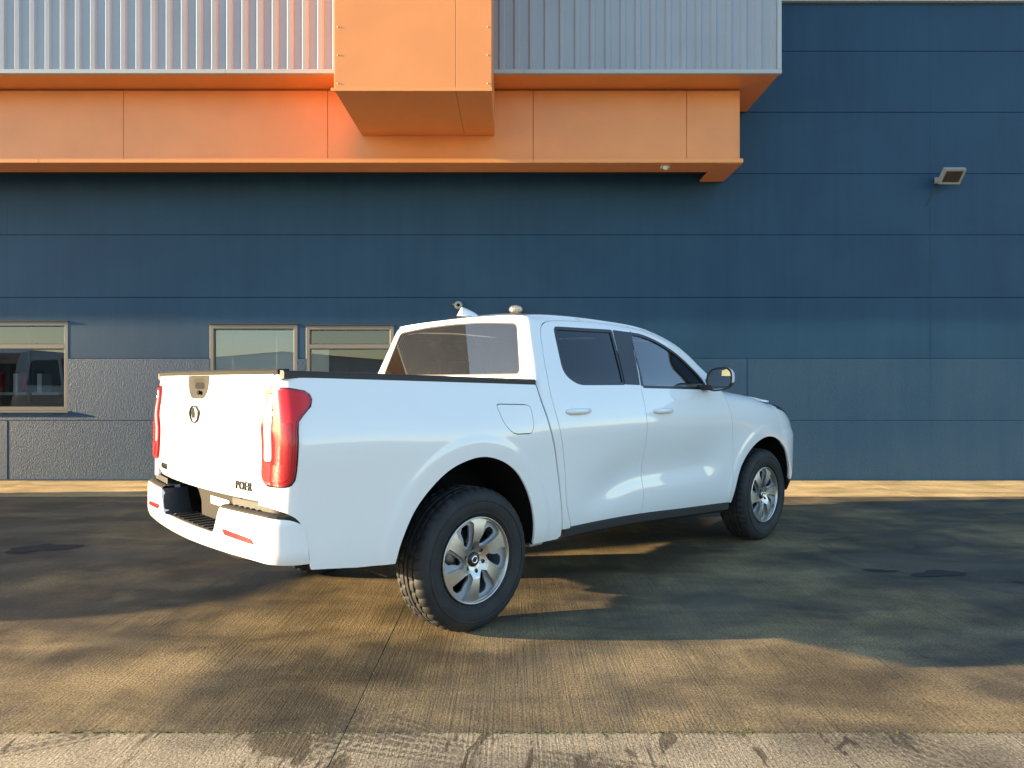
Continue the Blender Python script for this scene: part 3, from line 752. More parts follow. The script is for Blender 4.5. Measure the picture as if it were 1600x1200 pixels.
    for rg in ([(.60, 1.31)]+[(a-.02, b) for a, b in rd_rear[::-1] if 1.31 < b < 1.72]+[(.76, 1.738), (1.58, 1.742), (1.60, 1.705), (.80, 1.705), (.772, 1.66), (.742, 1.42), (.80, 1.31)],
               [(1.385, 1.70), (1.56, 1.695), (1.505, 1.31), (1.335, 1.31)],
               [(1.58, 1.742)]+[(a, b+.012) for a, b in tg(1.62, 2.55)]+[(2.52, 1.27), (2.40, 1.30)]+[(a-.01, b-.0) for a, b in cr([(2.340, 1.36), (2.262, 1.452), (2.115, 1.562), (1.915, 1.650), (1.73, 1.700), (1.59, 1.712)], 3)]):
        panel('pillar_inner', [rg], surf_cab, 'gap', TRK, h=.05, off=-.022, flange=0, mirror=mir)
both(doors)

# --- roof, back of cab, windscreen, bonnet, nose
def ye(x): return Fs(x, ztop_cab(x)-.0012)
def surf_roof(x, y):
    x = np.asarray(x, float); y = np.asarray(y, float)
    e = np.abs(y)/np.maximum(ye(np.clip(x, .55, 2.6)), .05); crown = .042*sstep(.42, .9, x)+.004
    z = ztop_cab(np.clip(x, .5, 2.6))+crown*(1-np.clip(e, 0, 1.1)**2.4)
    return x, y, z
xrf = np.linspace(.585, 1.86, 24)
L = [(x, -float(ye(x))+.001) for x in xrf]+[(1.86+.13*(1-u*u), u*float(ye(1.86))) for u in np.linspace(-.98, .98, 20)]+[(x, float(ye(x))-.001) for x in xrf[::-1]]+[(.575, y) for y in np.linspace(.5, -.5, 8)]
roof = panel('roof', [L], surf_roof, 'paint', TRK, h=.04, out=(0, 0, 1))
panel('headlining', [offs(L, -.06)], lambda x, y: tuple(a-b for a, b in zip(surf_roof(x, y), (0, 0, .05))), 'liner', TRK, h=.12, out=(0, 0, -1), flange=0)
for sy in (-1, 1):
    pts = [(x, sy*(float(ye(x))-.085), float(surf_roof(x, sy*(float(ye(x))-.085))[2])+.001) for x in np.linspace(.60, 1.84, 20)]
    tube('roof_channel', pts, [.004]+[.007]*18+[.004], 'frame_trim', roof, 6)
fin = []   # shark-fin aerial
ff = []
for i, t in enumerate(np.linspace(0, 1, 12)):
    x = .640+.165*t; hgt = .062*(1-t)**.62*(1 if t > 0 else .92); wd = .030*(1-.55*t)*(1 if t < 1 else .2)
    zb_ = 1.806
    for a, hh in ((-1, 0), (-.55, .55), (-.12, 1), (.12, 1), (.55, .55), (1, 0)): fin.append((x+.018*(1-hh)*(-1)*(1-t), a*wd, zb_+max(hgt, .004)*hh))
for i in range(11):
    for j in range(5): ff.append((i*6+j, i*6+j+1, (i+1)*6+j+1, (i+1)*6+j))
ff += [tuple(range(6))[::-1], tuple(range(66, 72))]
pyd('aerial_fin', fin, ff, 'paint', roof, True)
# back of the cab with window opening
bzt = lambda y: float(surf_roof(.585, y)[2])
def yb_(z): return float(-surf_cab(np.array(float(xcab(z))-.088), np.array(z))[1])
L = [(-yb_(z), z) for z in np.linspace(1.20, 1.745, 10)]+[(y, bzt(y)) for y in np.linspace(-.60, .60, 16)]+[(yb_(z), z) for z in np.linspace(1.745, 1.20, 10)]
rw = rc([(-.632, 1.716), (-.745, 1.388), (.745, 1.388), (.632, 1.716), (.32, 1.740), (0, 1.747), (-.32, 1.740)], [.04, .05, .05, .04, .1, .1, .1], 5)
back = panel('cab_back', [L, rw], surf_back, 'paint', TRK, h=.035, out=(-1, 0, 0))
panel('rear_window', [offs(rw, .002)], surf_back, 'glass_rear', back, h=.08, out=(-1, 0, 0), off=-.006, flange=0)
panel('rear_window_seal', [offs(rw, .004), offs(rw, -.010)], surf_back, 'frame_trim', back, h=.05, out=(-1, 0, 0), off=-.003, flange=0)
def surf_ws(u, v):
    u = np.asarray(u, float); v = np.asarray(v, float); x = 1.86+v*.70
    return x+.13*(1-u*u)*(1+.6*v), u*(ye(x)-.004), ztop_cab(x)+.03*(1-u*u)*(1-v)
panel('windscreen', [[(-1, 0), (1, 0), (1, 1), (-1, 1)]], surf_ws, 'glass_clear', TRK, h=.1, out=(1, 0, 1), flange=0)
def surf_hood(x, y):
    x = np.asarray(x, float); y = np.asarray(y, float); lx = np.clip(x, 2.5, 3.9); zt = ztop_fen(np.clip(lx, 2.4, 4.2))-.004
    w = .86-.05*np.clip((x-2.6)/1.2, 0, 1); e = np.clip(np.abs(y)/w, 0, 1)
    z = zt+.050*(1-e**3.0)*sstep(3.95, 3.3, x)+.022*np.exp(-((np.abs(y)-.52)/.10)**2)*sstep(2.5, 2.8, x)*sstep(3.7, 3.2, x)
    return x, y, z-.30*np.clip((x-3.55)/.6, 0, 1)**2
yf = lambda x: float(-surf_low(np.array(x), np.array(float(ztop_fen(x))-.003))[1])-.004
xh = np.linspace(2.56, 3.56, 14); xl = lambda x: x+float(nose_lean(float(ztop_fen(x)))*sstep(2.9, 3.9, x))
L = [(xl(x), -yf(x)) for x in xh]+[(3.42+.40*(1-u*u), u*.74) for u in np.linspace(-.95, .95, 14)]+[(xl(x), yf(x)) for x in xh[::-1]]+[(2.56+.20*(1-u*u), -u*.80) for u in np.linspace(-.95, .95, 10)]
panel('bonnet', [L], surf_hood, 'paint', TRK, h=.05, out=(0, 0, 1))
box('cowl', 2.42, 2.80, -.80, .80, 1.17, 1.225, 'black', TRK, .01)
def surf_face(y, z):
    y = np.asarray(y, float); z = np.asarray(z, float); return 4.19-.14*(y/.45)**2*.5+nose_lean(z)*1.0, y, z
panel('grille', [rc([(-.42, .56), (.42, .56), (.44, 1.02), (-.44, 1.02)], .06, 4)], surf_face, 'black', TRK, h=.06, out=(1, 0, 0))
panel('nose_panel', [[(-.46, .50), (.46, .50), (.46, .555), (-.46, .555)]], surf_face, 'paint', TRK, h=.06, out=(1, 0, 0))
panel('nose_panel', [[(-.46, 1.03), (.46, 1.03), (.42, 1.12), (-.42, 1.12)]], surf_face, 'paint', TRK, h=.06, out=(1, 0, 0))
box('front_valance', 3.95, 4.17, -.50, .50, .34, .50, 'black', TRK, .03)

# --- tailgate
tgl = rc([(-.700, 1.392), (-.690, 1.30), (-.668, 1.10), (-.690, .90), (-.735, .850), (-.735, .800), (.735, .800), (.735, .850), (.690, .90), (.668, 1.10), (.690, 1.30), (.700, 1.392)], [.015, .05, .08, .05, .02, .03, .03, .02, .05, .08, .05, .015], 4)
hnd = rc([(-.148, 1.378), (.148, 1.378), (.140, 1.31), (.095, 1.262), (-.095, 1.262), (-.140, 1.31)], [.008, .008, .03, .03, .03, .03], 4)
tgate = panel('tailgate', [tgl, offs(hnd, .002)], surf_tail, 'paint', TRK, h=.03, out=(-1, 0, 0))
hp = panel('tailgate_handle', [hnd], lambda y, z: tuple(a+b for a, b in zip(surf_tail(y, z), (.012*np.exp(-(np.asarray(y)/.09)**4)*sstep(1.375, 1.33, z), 0, 0))), 'greyplastic', tgate, h=.02, out=(-1, 0, 0), flange=.012)
panel('handle_pocket', [rc([(-.068, 1.345), (.072, 1.345), (.062, 1.312), (-.058, 1.312)], .01, 3)], surf_tail, 'dark', hp, h=.03, out=(-1, 0, 0), off=-.008, flange=.0)
panel('camera_lens', [[(.015*cos(a)-.01, 1.292+.012*sin(a)) for a in np.linspace(0, 2*pi, 12, endpoint=False)]], surf_tail, 'dark', hp, h=.03, out=(-1, 0, 0), off=.004, flange=.01)
# corner posts between tailgate and lamps, cap along the top edge
def tail_posts(mir):
    L = [(-.7035, 1.388), (-.6935, 1.30), (-.6715, 1.10), (-.6935, .90), (-.7385, .855), (-.7385, .79), (-.76, .79), (-.76, .852), (-.742, .879), (-.71, .895), (-.695, .93), (-.690, 1.10), (-.705, 1.25), (-.713, 1.325), (-.76, 1.325), (-.76, 1.388)]
    panel('tail_post', [L], surf_tail, 'paint', TRK, h=.03, out=(-1, 0, 0), flange=.010, mirror=mir)
    lampb = [(-.850, 1.318), (-.722, 1.322), (-.712, 1.25), (-.697, 1.10), (-.701, .935), (-.714, .90), (-.745, .886), (-.850, .884)]
    LP = tag(empty('tail_lamp'), 'red tail lamp wrapping round the bed corner'); LP.parent = TRK
    # lamp body in one wrapped skin: domain q = distance round the corner
    def surf_lamp(s, z):
        s = np.asarray(s, float); z = np.asarray(z, float)
        a = surf_low(s, z)
        f = sstep(-1.15, -1.20, s)
        yy = -(.835-(-1.147-s)*1.0); t = surf_tail(yy, z)
        return tuple(p*(1-f)+q*f for p, q in zip(a, t))
    q0 = -1.147-.835
    def q(y): return -1.147-.835+abs(y)
    full = rc([(q(.718), 1.322), (-1.147, 1.324), (-1.060, 1.317), (-.985, 1.304), (-.960, 1.270), (-.974, 1.236), (-1.022, 1.190), (-1.040, 1.150), (-1.043, .945), (-1.054, .900), (-1.090, .887), (-1.147, .884), (q(.74), .887), (q(.704), .915), (q(.697), 1.10), (q(.708), 1.24)], [.012, .05, .05, .03, .03, .03, .04, .05, .05, .03, .03, .05, .03, .03, .1, .1], 4)
    inset = offs(full, -.010)
    panel('lamp_rim', [offs(full, -.001), inset], surf_lamp, 'red_dark', LP, h=.02, out=(-.7, -.7, 0), off=.006, flange=.02, mirror=mir)
    # clear bar, light red field, dark honeycomb field
    bar = rc([(q(.812), 1.285), (q(.752), 1.296), (q(.730), 1.10), (q(.732), .990), (q(.790), .992), (q(.782), 1.10)], [.02, .02, .1, .02, .02, .1], 4)
    panel('lens', [offs(inset, -.0005), offs(bar, .004)], surf_lamp, 'red', LP, h=.016, out=(-.7, -.7, 0), off=.010, flange=.004, mirror=mir)
    panel('reversing_lens', [bar], surf_lamp, 'clear', LP, h=.016, out=(-.7, -.7, 0), off=.012, flange=.004, mirror=mir)
    hc = rc([(q(.80), .975), (-1.10, .985), (-1.10, 1.17), (-1.062, 1.165), (-1.060, .935), (-1.09, .905), (q(.80), .905)], .012, 3)
    panel('honeycomb_lens', [hc], surf_lamp, 'red_dark', LP, h=.02, out=(-.7, -.7, 0), off=.0125, flange=.003, mirror=mir)
both(tail_posts)
vv = []; ff = []; Y = np.linspace(-.80, .80, 20)
sec = [(-.004, -.012), (-.008, .004), (.004, .012), (.05, .012), (.055, -.02)]
for y in Y:
    x = float(surf_tail(y, 1.39)[0])
    for dx, dz in sec: vv.append((x+dx, y, 1.394+dz))
for i in range(19):
    for j in range(4): ff.append((i*5+j, i*5+j+1, (i+1)*5+j+1, (i+1)*5+j))
ff += [tuple(range(5)), tuple(range(95, 100))]
pyd('tailgate_cap', vv, ff, 'greyplastic', tgate)
# lettering and emblem on the tailgate
def tail_mtx(y, z, off=.002):
    x = float(surf_tail(y, z)[0])-off; sl_ = 2*.094*y
    m = Matrix(((0, 0, -1, x), (-1, 0, 0, y), (0, 1, 0, z), (0, 0, 0, 1)))
    # text x axis runs towards -y as seen from behind
    rot = Matrix.Rotation(-math.atan(sl_), 4, 'Z')
    t = Matrix.Translation((x, y, z)); R0 = Matrix(((0, 0, -1, 0), (-1, 0, 0, 0), (0, 1, 0, 0), (0, 0, 0, 1)))
    return t @ rot @ R0
textmesh('model_lettering', 'POER', .058, 'badge', tgate, tail_mtx(-.555, .862), sx=.92)
textmesh('maker_lettering', 'GWM', .045, 'badge', tgate, tail_mtx(.545, .862), sx=1.0)
textmesh('trim_lettering', '4X2', .016, 'trim_grey', tgate, tail_mtx(-.57, .822), ext=.001) if False else None
em = empty('emblem'); em.parent = tgate; em.location = (float(surf_tail(0, 1.18)[0])-.006, 0, 1.18)
ring = lathe('emblem_ring', [(.056, -.003), (.060, -.005), (.064, -.003), (.064, .006), (.056, .006)], 'badge', em, 36, closed=True); ring.rotation_euler = (0, 0, -pi/2); ring.scale = (1, 1, .72)
for sy in (-1, 1):
    slab2d('emblem_bar', [rc([(.004, -.022), (.016, -.018), (.016, .030), (.004, .034)], .004, 2)], lambda u, v_, w: (-.002-w, sy*u, v_), .003, 'badge', em)

# --- rear bumper with step notch
def plan_b(q):
    q = np.asarray(q, float); s = np.sign(q); a = np.abs(q); R = .13; a0 = .79; al = math.atan(2*.094*a0)
    y0, x0 = a0, -1.205+.094*a0*a0
    t = np.clip((a-a0)/R, 0, pi/2-al); rest = np.clip(a-a0-R*(pi/2-al), 0, None)
    # heading angle measured from +y towards +x, from al to pi/2
    yy = np.where(a < a0, a, y0+R*(np.sin(t+al*1)*0+ (np.cos(al)*np.sin(t)-np.sin(al)*(1-np.cos(t)))))
    xx = np.where(a < a0, -1.205+.094*a*a, x0+R*(np.sin(al)*np.sin(t)+np.cos(al)*(1-np.cos(t)))+rest)
    return xx, s*yy
def surf_bump(q, z):
    x, y = plan_b(q); z = np.asarray(z, float); f = np.clip((.60-z)/.07, 0, 1)**2*.022+np.clip((z-.72)/.04, 0, 1)**2*.008
    k = 1-f/.95
    return x+f*.8, y*k, z
QE = 1.014
ob = [(-QE, .532), (-QE+.005, .62), (-QE+.03, .715), (-.93, .742), (-.80, .752), (-.415, .752), (-.360, .635), (-.33, .617), (.33, .617), (.360, .635), (.415, .752), (.80, .752), (.93, .742), (QE-.03, .715), (QE-.005, .62), (QE, .532), (.80, .548), (0, .540), (-.80, .548)]
bump = panel('rear_bumper', [rc(ob, [.008, .02, .02, .05, .05, .012, .02, .02, .02, .02, .012, .05, .05, .02, .02, .008, .1, .1, .1], 4)], surf_bump, 'paint', TRK, h=.03, out=(-1, 0, 0), flange=.03)
for sy in (-1, 1):
    # black step pads on top of the two ends
    n = 16; qs = np.linspace(.418, QE-.035, n); vv = []; ff = []
    for q_ in qs:
        x, y = plan_b(q_); zt = .7535-.010*max(0, (q_-.8)/.25); xi = max(float(x)+.012, -.965) if q_ < .95 else float(x)+.05
        vv += [(float(x)+.008, sy*float(y)*.99, zt-.02), (float(x)+.008, sy*float(y)*.99, zt+.006), (float(x)+.022, sy*float(y)*.985, zt+.012), (max(-1.045, float(x)+.03), sy*min(float(y), .86)*.985, zt+.012)]
    for i in range(n-1):
        for j in range(3): ff.append((i*4+j, i*4+j+1, (i+1)*4+j+1, (i+1)*4+j))
    pyd('step_pad', vv, ff, 'greyplastic', bump)
    for k in range(6):
        yy = .45+.05*k; x = float(plan_b(yy)[0])
        box('tread_rib', x+.03, -1.05, sy*yy-.006, sy*yy+.006, .762, .770, 'greyplastic', bump, .002, 1)
    # dark cap between bumper end and body
    panel('bumper_end_cap', [[(.46, .700), (QE-.01, .690), (QE-.02, .80), (.46, .80)]], lambda q_, z: tuple(a*(1 if i != 1 else sy) for i, a in enumerate(surf_bump(np.asarray(q_), np.asarray(z)*0+.70)[:2]))+(np.asarray(z, float),), 'black', bump, h=.03, out=(-.3, sy, 0), off=-.045, flange=.0)
    # notch cheek
    vv = []
    for (yy, z) in ((.415, .750), (.360, .635), (.330, .617)):
        x = float(plan_b(yy)[0]); vv += [(x+.006, sy*yy, z), (-1.045, sy*yy, z)]
    pyd('notch_cheek', vv, [(0, 1, 3, 2), (2, 3, 5, 4)], 'black', bump)
    # reflectors
    panel('reflector', [rc([(.445, .660), (.70, .646), (.735, .622), (.475, .632)], .006, 2)], lambda q_, z: tuple(a*(1 if i != 1 else sy) for i, a in enumerate(surf_bump(q_, z))), 'redref', bump, h=.03, out=(-1, 0, 0), off=.004, flange=.006)
    # dark pocket on the far side of the notch
box('notch_floor', -1.17, -1.02, -.335, .335, .596, .616, 'greyplastic', bump, .004)
for k in range(9): box('tread_rib', -1.165, -1.052, -.29+k*.07, -.275+k*.07, .6165, .622, 'greyplastic', bump, .002, 1)
lp = panel('licence_panel', [rc([(-.44, .620), (.195, .620), (.195, .70), (.235, .752), (.30, .775), (.70, .785), (.70, .812), (-.74, .812), (-.70, .768), (-.46, .760)], .006, 2)], lambda y, z: (-1.050+np.asarray(y, float)*0+.03*(.8-np.asarray(z, float)), np.asarray(y, float), np.asarray(z, float)), 'greyplastic', bump, h=.05, out=(-1, 0, 0), flange=.03)
for (a, b, c, d) in ((-.20, .045, .700, .742), (-.235, -.09, .655, .680)): slab2d('label', [[(a, c), (b, c), (b, d), (a, d)]], lambda u, v_, w: (-1.054+.03*(.8-v_)-w, u, v_), .002, 'sticker', lp)
box('panel_slot', -1.056, -1.046, -.352, -.340, .690, .790, 'dark', lp, 0)
for mir in (False, True): panel('bumper_groove_shade', [[(-1.05, .55), (-.955, .53), (-.945, .60), (-.965, .70), (-1.01, .775), (-1.05, .79)]], surf_low, 'gap', bump, h=.03, off=-.025, flange=0, mirror=mir)  # groove behind the bumper ends, its shade painted in with the dark gap colour
box('bumper_beam', -.96, -.90, -.80, .80, .50, .78, 'dark', bump, .01)

# --- wing mirrors
def mirror_(mir):
    sy = 1 if mir else -1
    mm = tag(empty('wing_mirror')); mm.parent = TRK
    # housing: ellipsoid-like shell open to the rear
    vv = []; ff = []; n = 20; k = 9; c = (2.245, sy*1.050, 1.367); ry, rz = .108, .088
    for i in range(k):
        t = i/(k-1)*pi/2
        for j in range(n):
            a = 2*pi*j/n; ca, sa = cos(a), sin(a); ca = math.copysign(abs(ca)**.72, ca); sa = math.copysign(abs(sa)**.72, sa)
            vv.append((c[0]+.115*sin(t), c[1]+ry*cos(t)**.75*ca, c[2]+rz*cos(t)**.75*sa-.012*ca*sy*sy))
    up = []; lo = []
    for i in range(k-1):
        for j in range(n):
            q = (i*n+j, i*n+(j+1) % n, (i+1)*n+(j+1) % n, (i+1)*n+j)
            (up if sum(vv[w][2] for w in q)/4 > c[2]-.028 else lo).append(q)
    pyd('mirror_cap', vv, up, 'paint', mm, True); pyd('mirror_shell', vv, lo, 'black', mm, True)
    rim_ = [(c[0]-.0, c[1]+ry*1.0*math.copysign(abs(cos(a))**.72, cos(a)), c[2]+rz*math.copysign(abs(sin(a))**.72, sin(a))-.012*math.copysign(abs(cos(a))**.72, cos(a))) for a in np.linspace(0, 2*pi, 24, endpoint=False)]
    inn = [(c[0]+.004, c[1]+(p[1]-c[1])*.86, c[2]+(p[2]-c[2])*.86) for p in rim_]
    pyd('mirror_bezel', rim_+inn, [(i, (i+1) % 24, 24+(i+1) % 24, 24+i) for i in range(24)], 'black', mm)
    pyd('mirror_glass', inn, [tuple(range(24))], 'mirror', mm)
    pyd('mirror_strip', [(c[0]+.02, c[1]+sy*.109, c[2]-.020), (c[0]+.02, c[1]+sy*.109, c[2]-.028), (c[0]+.085, c[1]+sy*.07, c[2]-.028), (c[0]+.085, c[1]+sy*.07, c[2]-.020)], [(0, 1, 2, 3)], 'clear', mm)
    box('mirror_arm', 2.235, 2.335, min(sy*.86, sy*.99), max(sy*.86, sy*.99), 1.283, 1.325, 'black', mm, .014, 3)
    panel('mirror_foot', [rc([(2.345, 1.365), (2.375, 1.372), (2.425, 1.318), (2.41, 1.292), (2.335, 1.297)], .008, 2)], surf_cab, 'frame_trim', mm, h=.03, off=.004, flange=.01, mirror=mir)
both(mirror_)

# --- cabin
def soft(name, x0, x1, y0, y1, z0, z1, m, b, par, shear=0):
    bm = boxbm(x0, x1, y0, y1, z0, z1, b, 4)
    for v in bm.verts: v.co.x -= shear*(v.co.z-z0)
    return frombm(name, bm, m, par, True)
for sy in (-1, 1):
    st = empty('front_seat'); st.parent = TRK
    soft('seat_cushion', 1.35, 1.90, sy*.40-.25, sy*.40+.25, .72, .88, 'seat', .06, st); soft('seat_back', 1.34, 1.47, sy*.40-.24, sy*.40+.24, .86, 1.40, 'seat', .06, st, .25)
    soft('headrest', 1.19, 1.28, sy*.40-.13, sy*.40+.13, 1.45, 1.62, 'seat', .04, st, .1)
    for d in (-.05, .05): tube('headrest_post', [(1.22, sy*.40+d, 1.38), (1.235, sy*.40+d, 1.47)], .006, 'chrome', st, 6)
rs = empty('rear_seat'); rs.parent = TRK
soft('seat_cushion', .78, 1.22, -.66, .66, .72, .88, 'seat', .05, rs); soft('seat_back', .72, .84, -.66, .66, .86, 1.33, 'seat', .05, rs, .2)
for yy in (-.42, 0, .42): soft('headrest', .60, .69, yy-.13, yy+.13, 1.36, 1.49, 'seat', .035, rs, .1)
dsh = soft('dashboard', 2.12, 2.55, -.74, .74, .85, 1.20, 'dash', .06, TRK)
sw = lathe('steering_wheel', [(.175+.016*cos(a), .016*sin(a)) for a in np.linspace(0, 2*pi, 10, endpoint=False)], 'dash', TRK, 28, closed=True); sw.location = (2.02, -.38, 1.12); sw.rotation_euler = (0, 0, pi/2-.0); sw.rotation_euler = (radians(0), radians(25), pi/2)
box('cabin_floor', .60, 2.6, -.84, .84, .55, .60, 'dark', TRK); box('cab_rear_bulkhead', .55, .57, -.83, .83, .60, 1.32, 'dash', TRK)
soft('interior_mirror', 2.08, 2.12, -.11, .11, 1.60, 1.66, 'dash', .015, TRK)
for sy in (-1, 1): box('door_card', .70, 2.45, min(sy*.80, sy*.83), max(sy*.80, sy*.83), .60, 1.30, 'dash', TRK)

# --- underbody
for sy in (-1, 1):
    box('chassis_rail', -1.0, 3.7, sy*.46-.04, sy*.46+.04, .52, .64, 'dark', TRK, .01)
    tube('leaf_spring', [(-.62, sy*.55, .58), (-.3, sy*.55, .46), (0, sy*.55, .42), (.3, sy*.55, .46), (.66, sy*.55, .60)], .028, 'dark', TRK, 6)
    tube('shock_absorber', [(-.12, sy*.58, .34), (.05, sy*.52, .80)], .028, 'dark', TRK, 8)
tube('rear_axle', [(0, -.72, .385), (0, -.2, .385), (0, -.12, .385), (0, 0, .385), (0, .12, .385), (0, .2, .385), (0, .72, .385)], [.045, .045, .12, .15, .12, .045, .045], 'dark', TRK, 12)
tube('front_axle', [(3.23, -.72, .385), (3.23, .72, .385)], .04, 'dark', TRK, 8)
tube('prop_shaft', [(.1, 0, .42), (2.2, 0, .50)], .04, 'dark', TRK, 8)
tube('exhaust_pipe', [(2.4, -.30, .44), (1.6, -.32, .40), (.9, -.34, .40), (.55, -.40, .46)], .035, 'steel', TRK, 10)
tube('exhaust_box', [(1.1, -.30, .41), (1.15, -.30, .41), (1.75, -.30, .41), (1.8, -.30, .41)], [.05, .1, .1, .05], 'dark', TRK, 12)
box('fuel_tank', .55, 1.5, .18, .72, .36, .56, 'dark', TRK, .04); box('gearbox', 1.9, 2.7, -.22, .22, .36, .62, 'dark', TRK, .06)
box('mud_bracket', .45, .56, -.86, -.70, .375, .40, 'steel', TRK, .006)
box('underbody_panel', 2.7, 4.0, -.50, .50, .34, .40, 'dark', TRK, .02)
sp = lathe('spare_tyre', [(.20, -.1), (.33, -.12), (.37, -.09), (.38, 0), (.37, .09), (.33, .12), (.20, .1)], 'rubber', TRK, 30); sp.rotation_euler = (pi/2, 0, 0); sp.location = (-.62, 0, .52)
for sy in (-1, 1):
    box('inner_arch_plate', -.6, .5, sy*.52-.01, sy*.52+.01, .62, .80, 'dark', TRK, 0)

# --- wheels
def make_wheel():
    w = empty('wheel'); w.parent = TRK
    NS = 180
    prof = [(.232, .085), (.240, .105), (.262, .122), (.300, .1325), (.335, .129), (.358, .118), (.372, .106), (.381, .094), (.3865, .080),
            (.387, .066), (.379, .064), (.379, .056), (.388, .054), (.388, .024), (.380, .022), (.380, .012), (.3885, .010),
            (.3885, -.010), (.380, -.012), (.380, -.022), (.388, -.024), (.388, -.054), (.379, -.056), (.379, -.064), (.387, -.066),
            (.3865, -.080), (.381, -.094), (.372, -.106), (.358, -.118), (.335, -.129), (.300, -.1325), (.262, -.122), (.240, -.105), (.232, -.085)]
    def tread(i, j, r):
        a = abs(prof[j][1])
        if .066 <= a <= .100: return r-(.0075 if (i+(2 if prof[j][1] > 0 else 0)) % 4 == 0 else 0)
        if .100 < a <= .112: return r-(.005 if (i+(2 if prof[j][1] > 0 else 0)) % 4 == 0 else 0)
        if .02 < a < .056: return r-(.006 if (i+(0 if prof[j][1] > 0 else 3)) % 5 == 0 else 0)
        return r
    ty = lathe('tyre', prof, 'rubber', w, NS, fn=tread, smooth=False)
    ty.data.polygons.foreach_set('use_smooth', [abs(p.center.y) > .115 or p.center.xz.length < .36 if False else True for p in ty.data.polygons])
    ty.data.set_sharp_from_angle(angle=radians(32))
    # raised rings on the outer sidewall
    lathe('sidewall_ring', [(.318, -.1325), (.320, -.1355), (.326, -.1355), (.328, -.132)], 'rubber', ty, 72)
    lathe('sidewall_ring', [(.252, -.116), (.254, -.121), (.260, -.123), (.262, -.121)], 'rubber', ty, 72)
    # rim barrel and outer lip
    rim = lathe('rim', [(.205, .09), (.212, 0), (.214, -.075), (.222, -.100), (.2255, -.114), (.2300, -.118), (.2345, -.114), (.2355, -.104), (.232, -.085)], 'alloy', w, 72)
    lathe('barrel', [(.2035, .10), (.206, 0), (.206, -.06)], 'alloy_grey', rim, 48)
    # face with six swept windows
    def pol(r, d): return (r*cos(radians(d)), r*sin(radians(d)))
    loops = [[pol(.2245, a) for a in range(0, 360, 4)]]
    def win_poly(a0, k=1.10):
        P = [pol(.082, a0+10), pol(.105, a0-8), pol(.150, a0-15), pol(.196, a0-18), pol(.212, a0-13), pol(.2165, a0+1), pol(.212, a0+14), pol(.185, a0+17), pol(.140, a0+17), pol(.103, a0+21)]
        c = np.mean(np.array(P), 0)
        return rc([tuple(c+(np.array(p)-c)*k) for p in P], .006, 3)
    def open_poly(a0):
        return rc([pol(.087, a0+10), pol(.108, a0-5), pol(.150, a0-12), pol(.190, a0-14), pol(.201, a0-9), pol(.199, a0+1), pol(.176, a0+7), pol(.140, a0+8), pol(.106, a0+15)], .005, 3)
    for k in range(6): loops.append(win_poly(k*60))
    for k in range(6): loops.append([(.0640*cos(radians(k*60+48))+.0115*cos(a), .0640*sin(radians(k*60+48))+.0115*sin(a)) for a in np.linspace(0, 2*pi, 10, endpoint=False)])
    loops.append([pol(.041, a) for a in range(0, 360, 12)])
    def yface(u, v):
        r = sqrt(u*u+v*v); return -.104+.020*max(0, min(1, (.10-r)/.05))**1.2-.006*sin(min(1, max(0, (r-.08)/.14))*pi)
    slab2d('spoke_face', loops, lambda u, v, t: (u, yface(u, v)+t, v), .034, 'alloy', rim, h=.016)
    for k in range(6):   # grey painted pocket ledge along one edge of every window
        W0 = win_poly(k*60, 1.13); W1 = open_poly(k*60)
        slab2d('pocket_ledge', [W0, W1], lambda u, v, t: (u, -.084+t, v), .012, 'alloy_grey', rim, h=.05)
        a = radians(k*60+48)
        nut = lathe('wheel_nut', [(0, -.083), (.006, -.083), (.008, -.079), (.008, -.065)], 'disc', rim, 6, smooth=False); nut.location = (.0640*cos(a), 0, .0640*sin(a))
    cap = lathe('hub_cap', [(0, -.095), (.026, -.094), (.037, -.089), (.0405, -.078)], 'frame_trim', rim, 28)
    lathe('cap_ring', [(.013, -.0945), (.015, -.0975), (.020, -.0975), (.022, -.0945)], 'chrome', cap, 20)
    lathe('brake_disc', [(.05, -.030), (.155, -.030), (.155, -.010), (.05, -.010)], 'disc', w, 48)
    lathe('hub_back', [(0, -.055), (.080, -.055), (.085, 0), (.205, .02), (.205, .03)], 'dark', w, 36)
    return w
def copy_tree(o, parent):
    c = o.copy(); COL.objects.link(c); c.parent = parent
    for ch in list(o.children): copy_tree(ch, c)
    return c
w0 = make_wheel()
for i, (x, sy, rot) in enumerate(((0, -1, 6), (3.23, -1, 25), (0, 1, 11), (3.23, 1, 40))):
    w = w0 if i == 0 else copy_tree(w0, TRK)
    w.location = (x, sy*.795, .386)
    w.rotation_euler = (0, radians(rot), 0 if sy < 0 else pi)

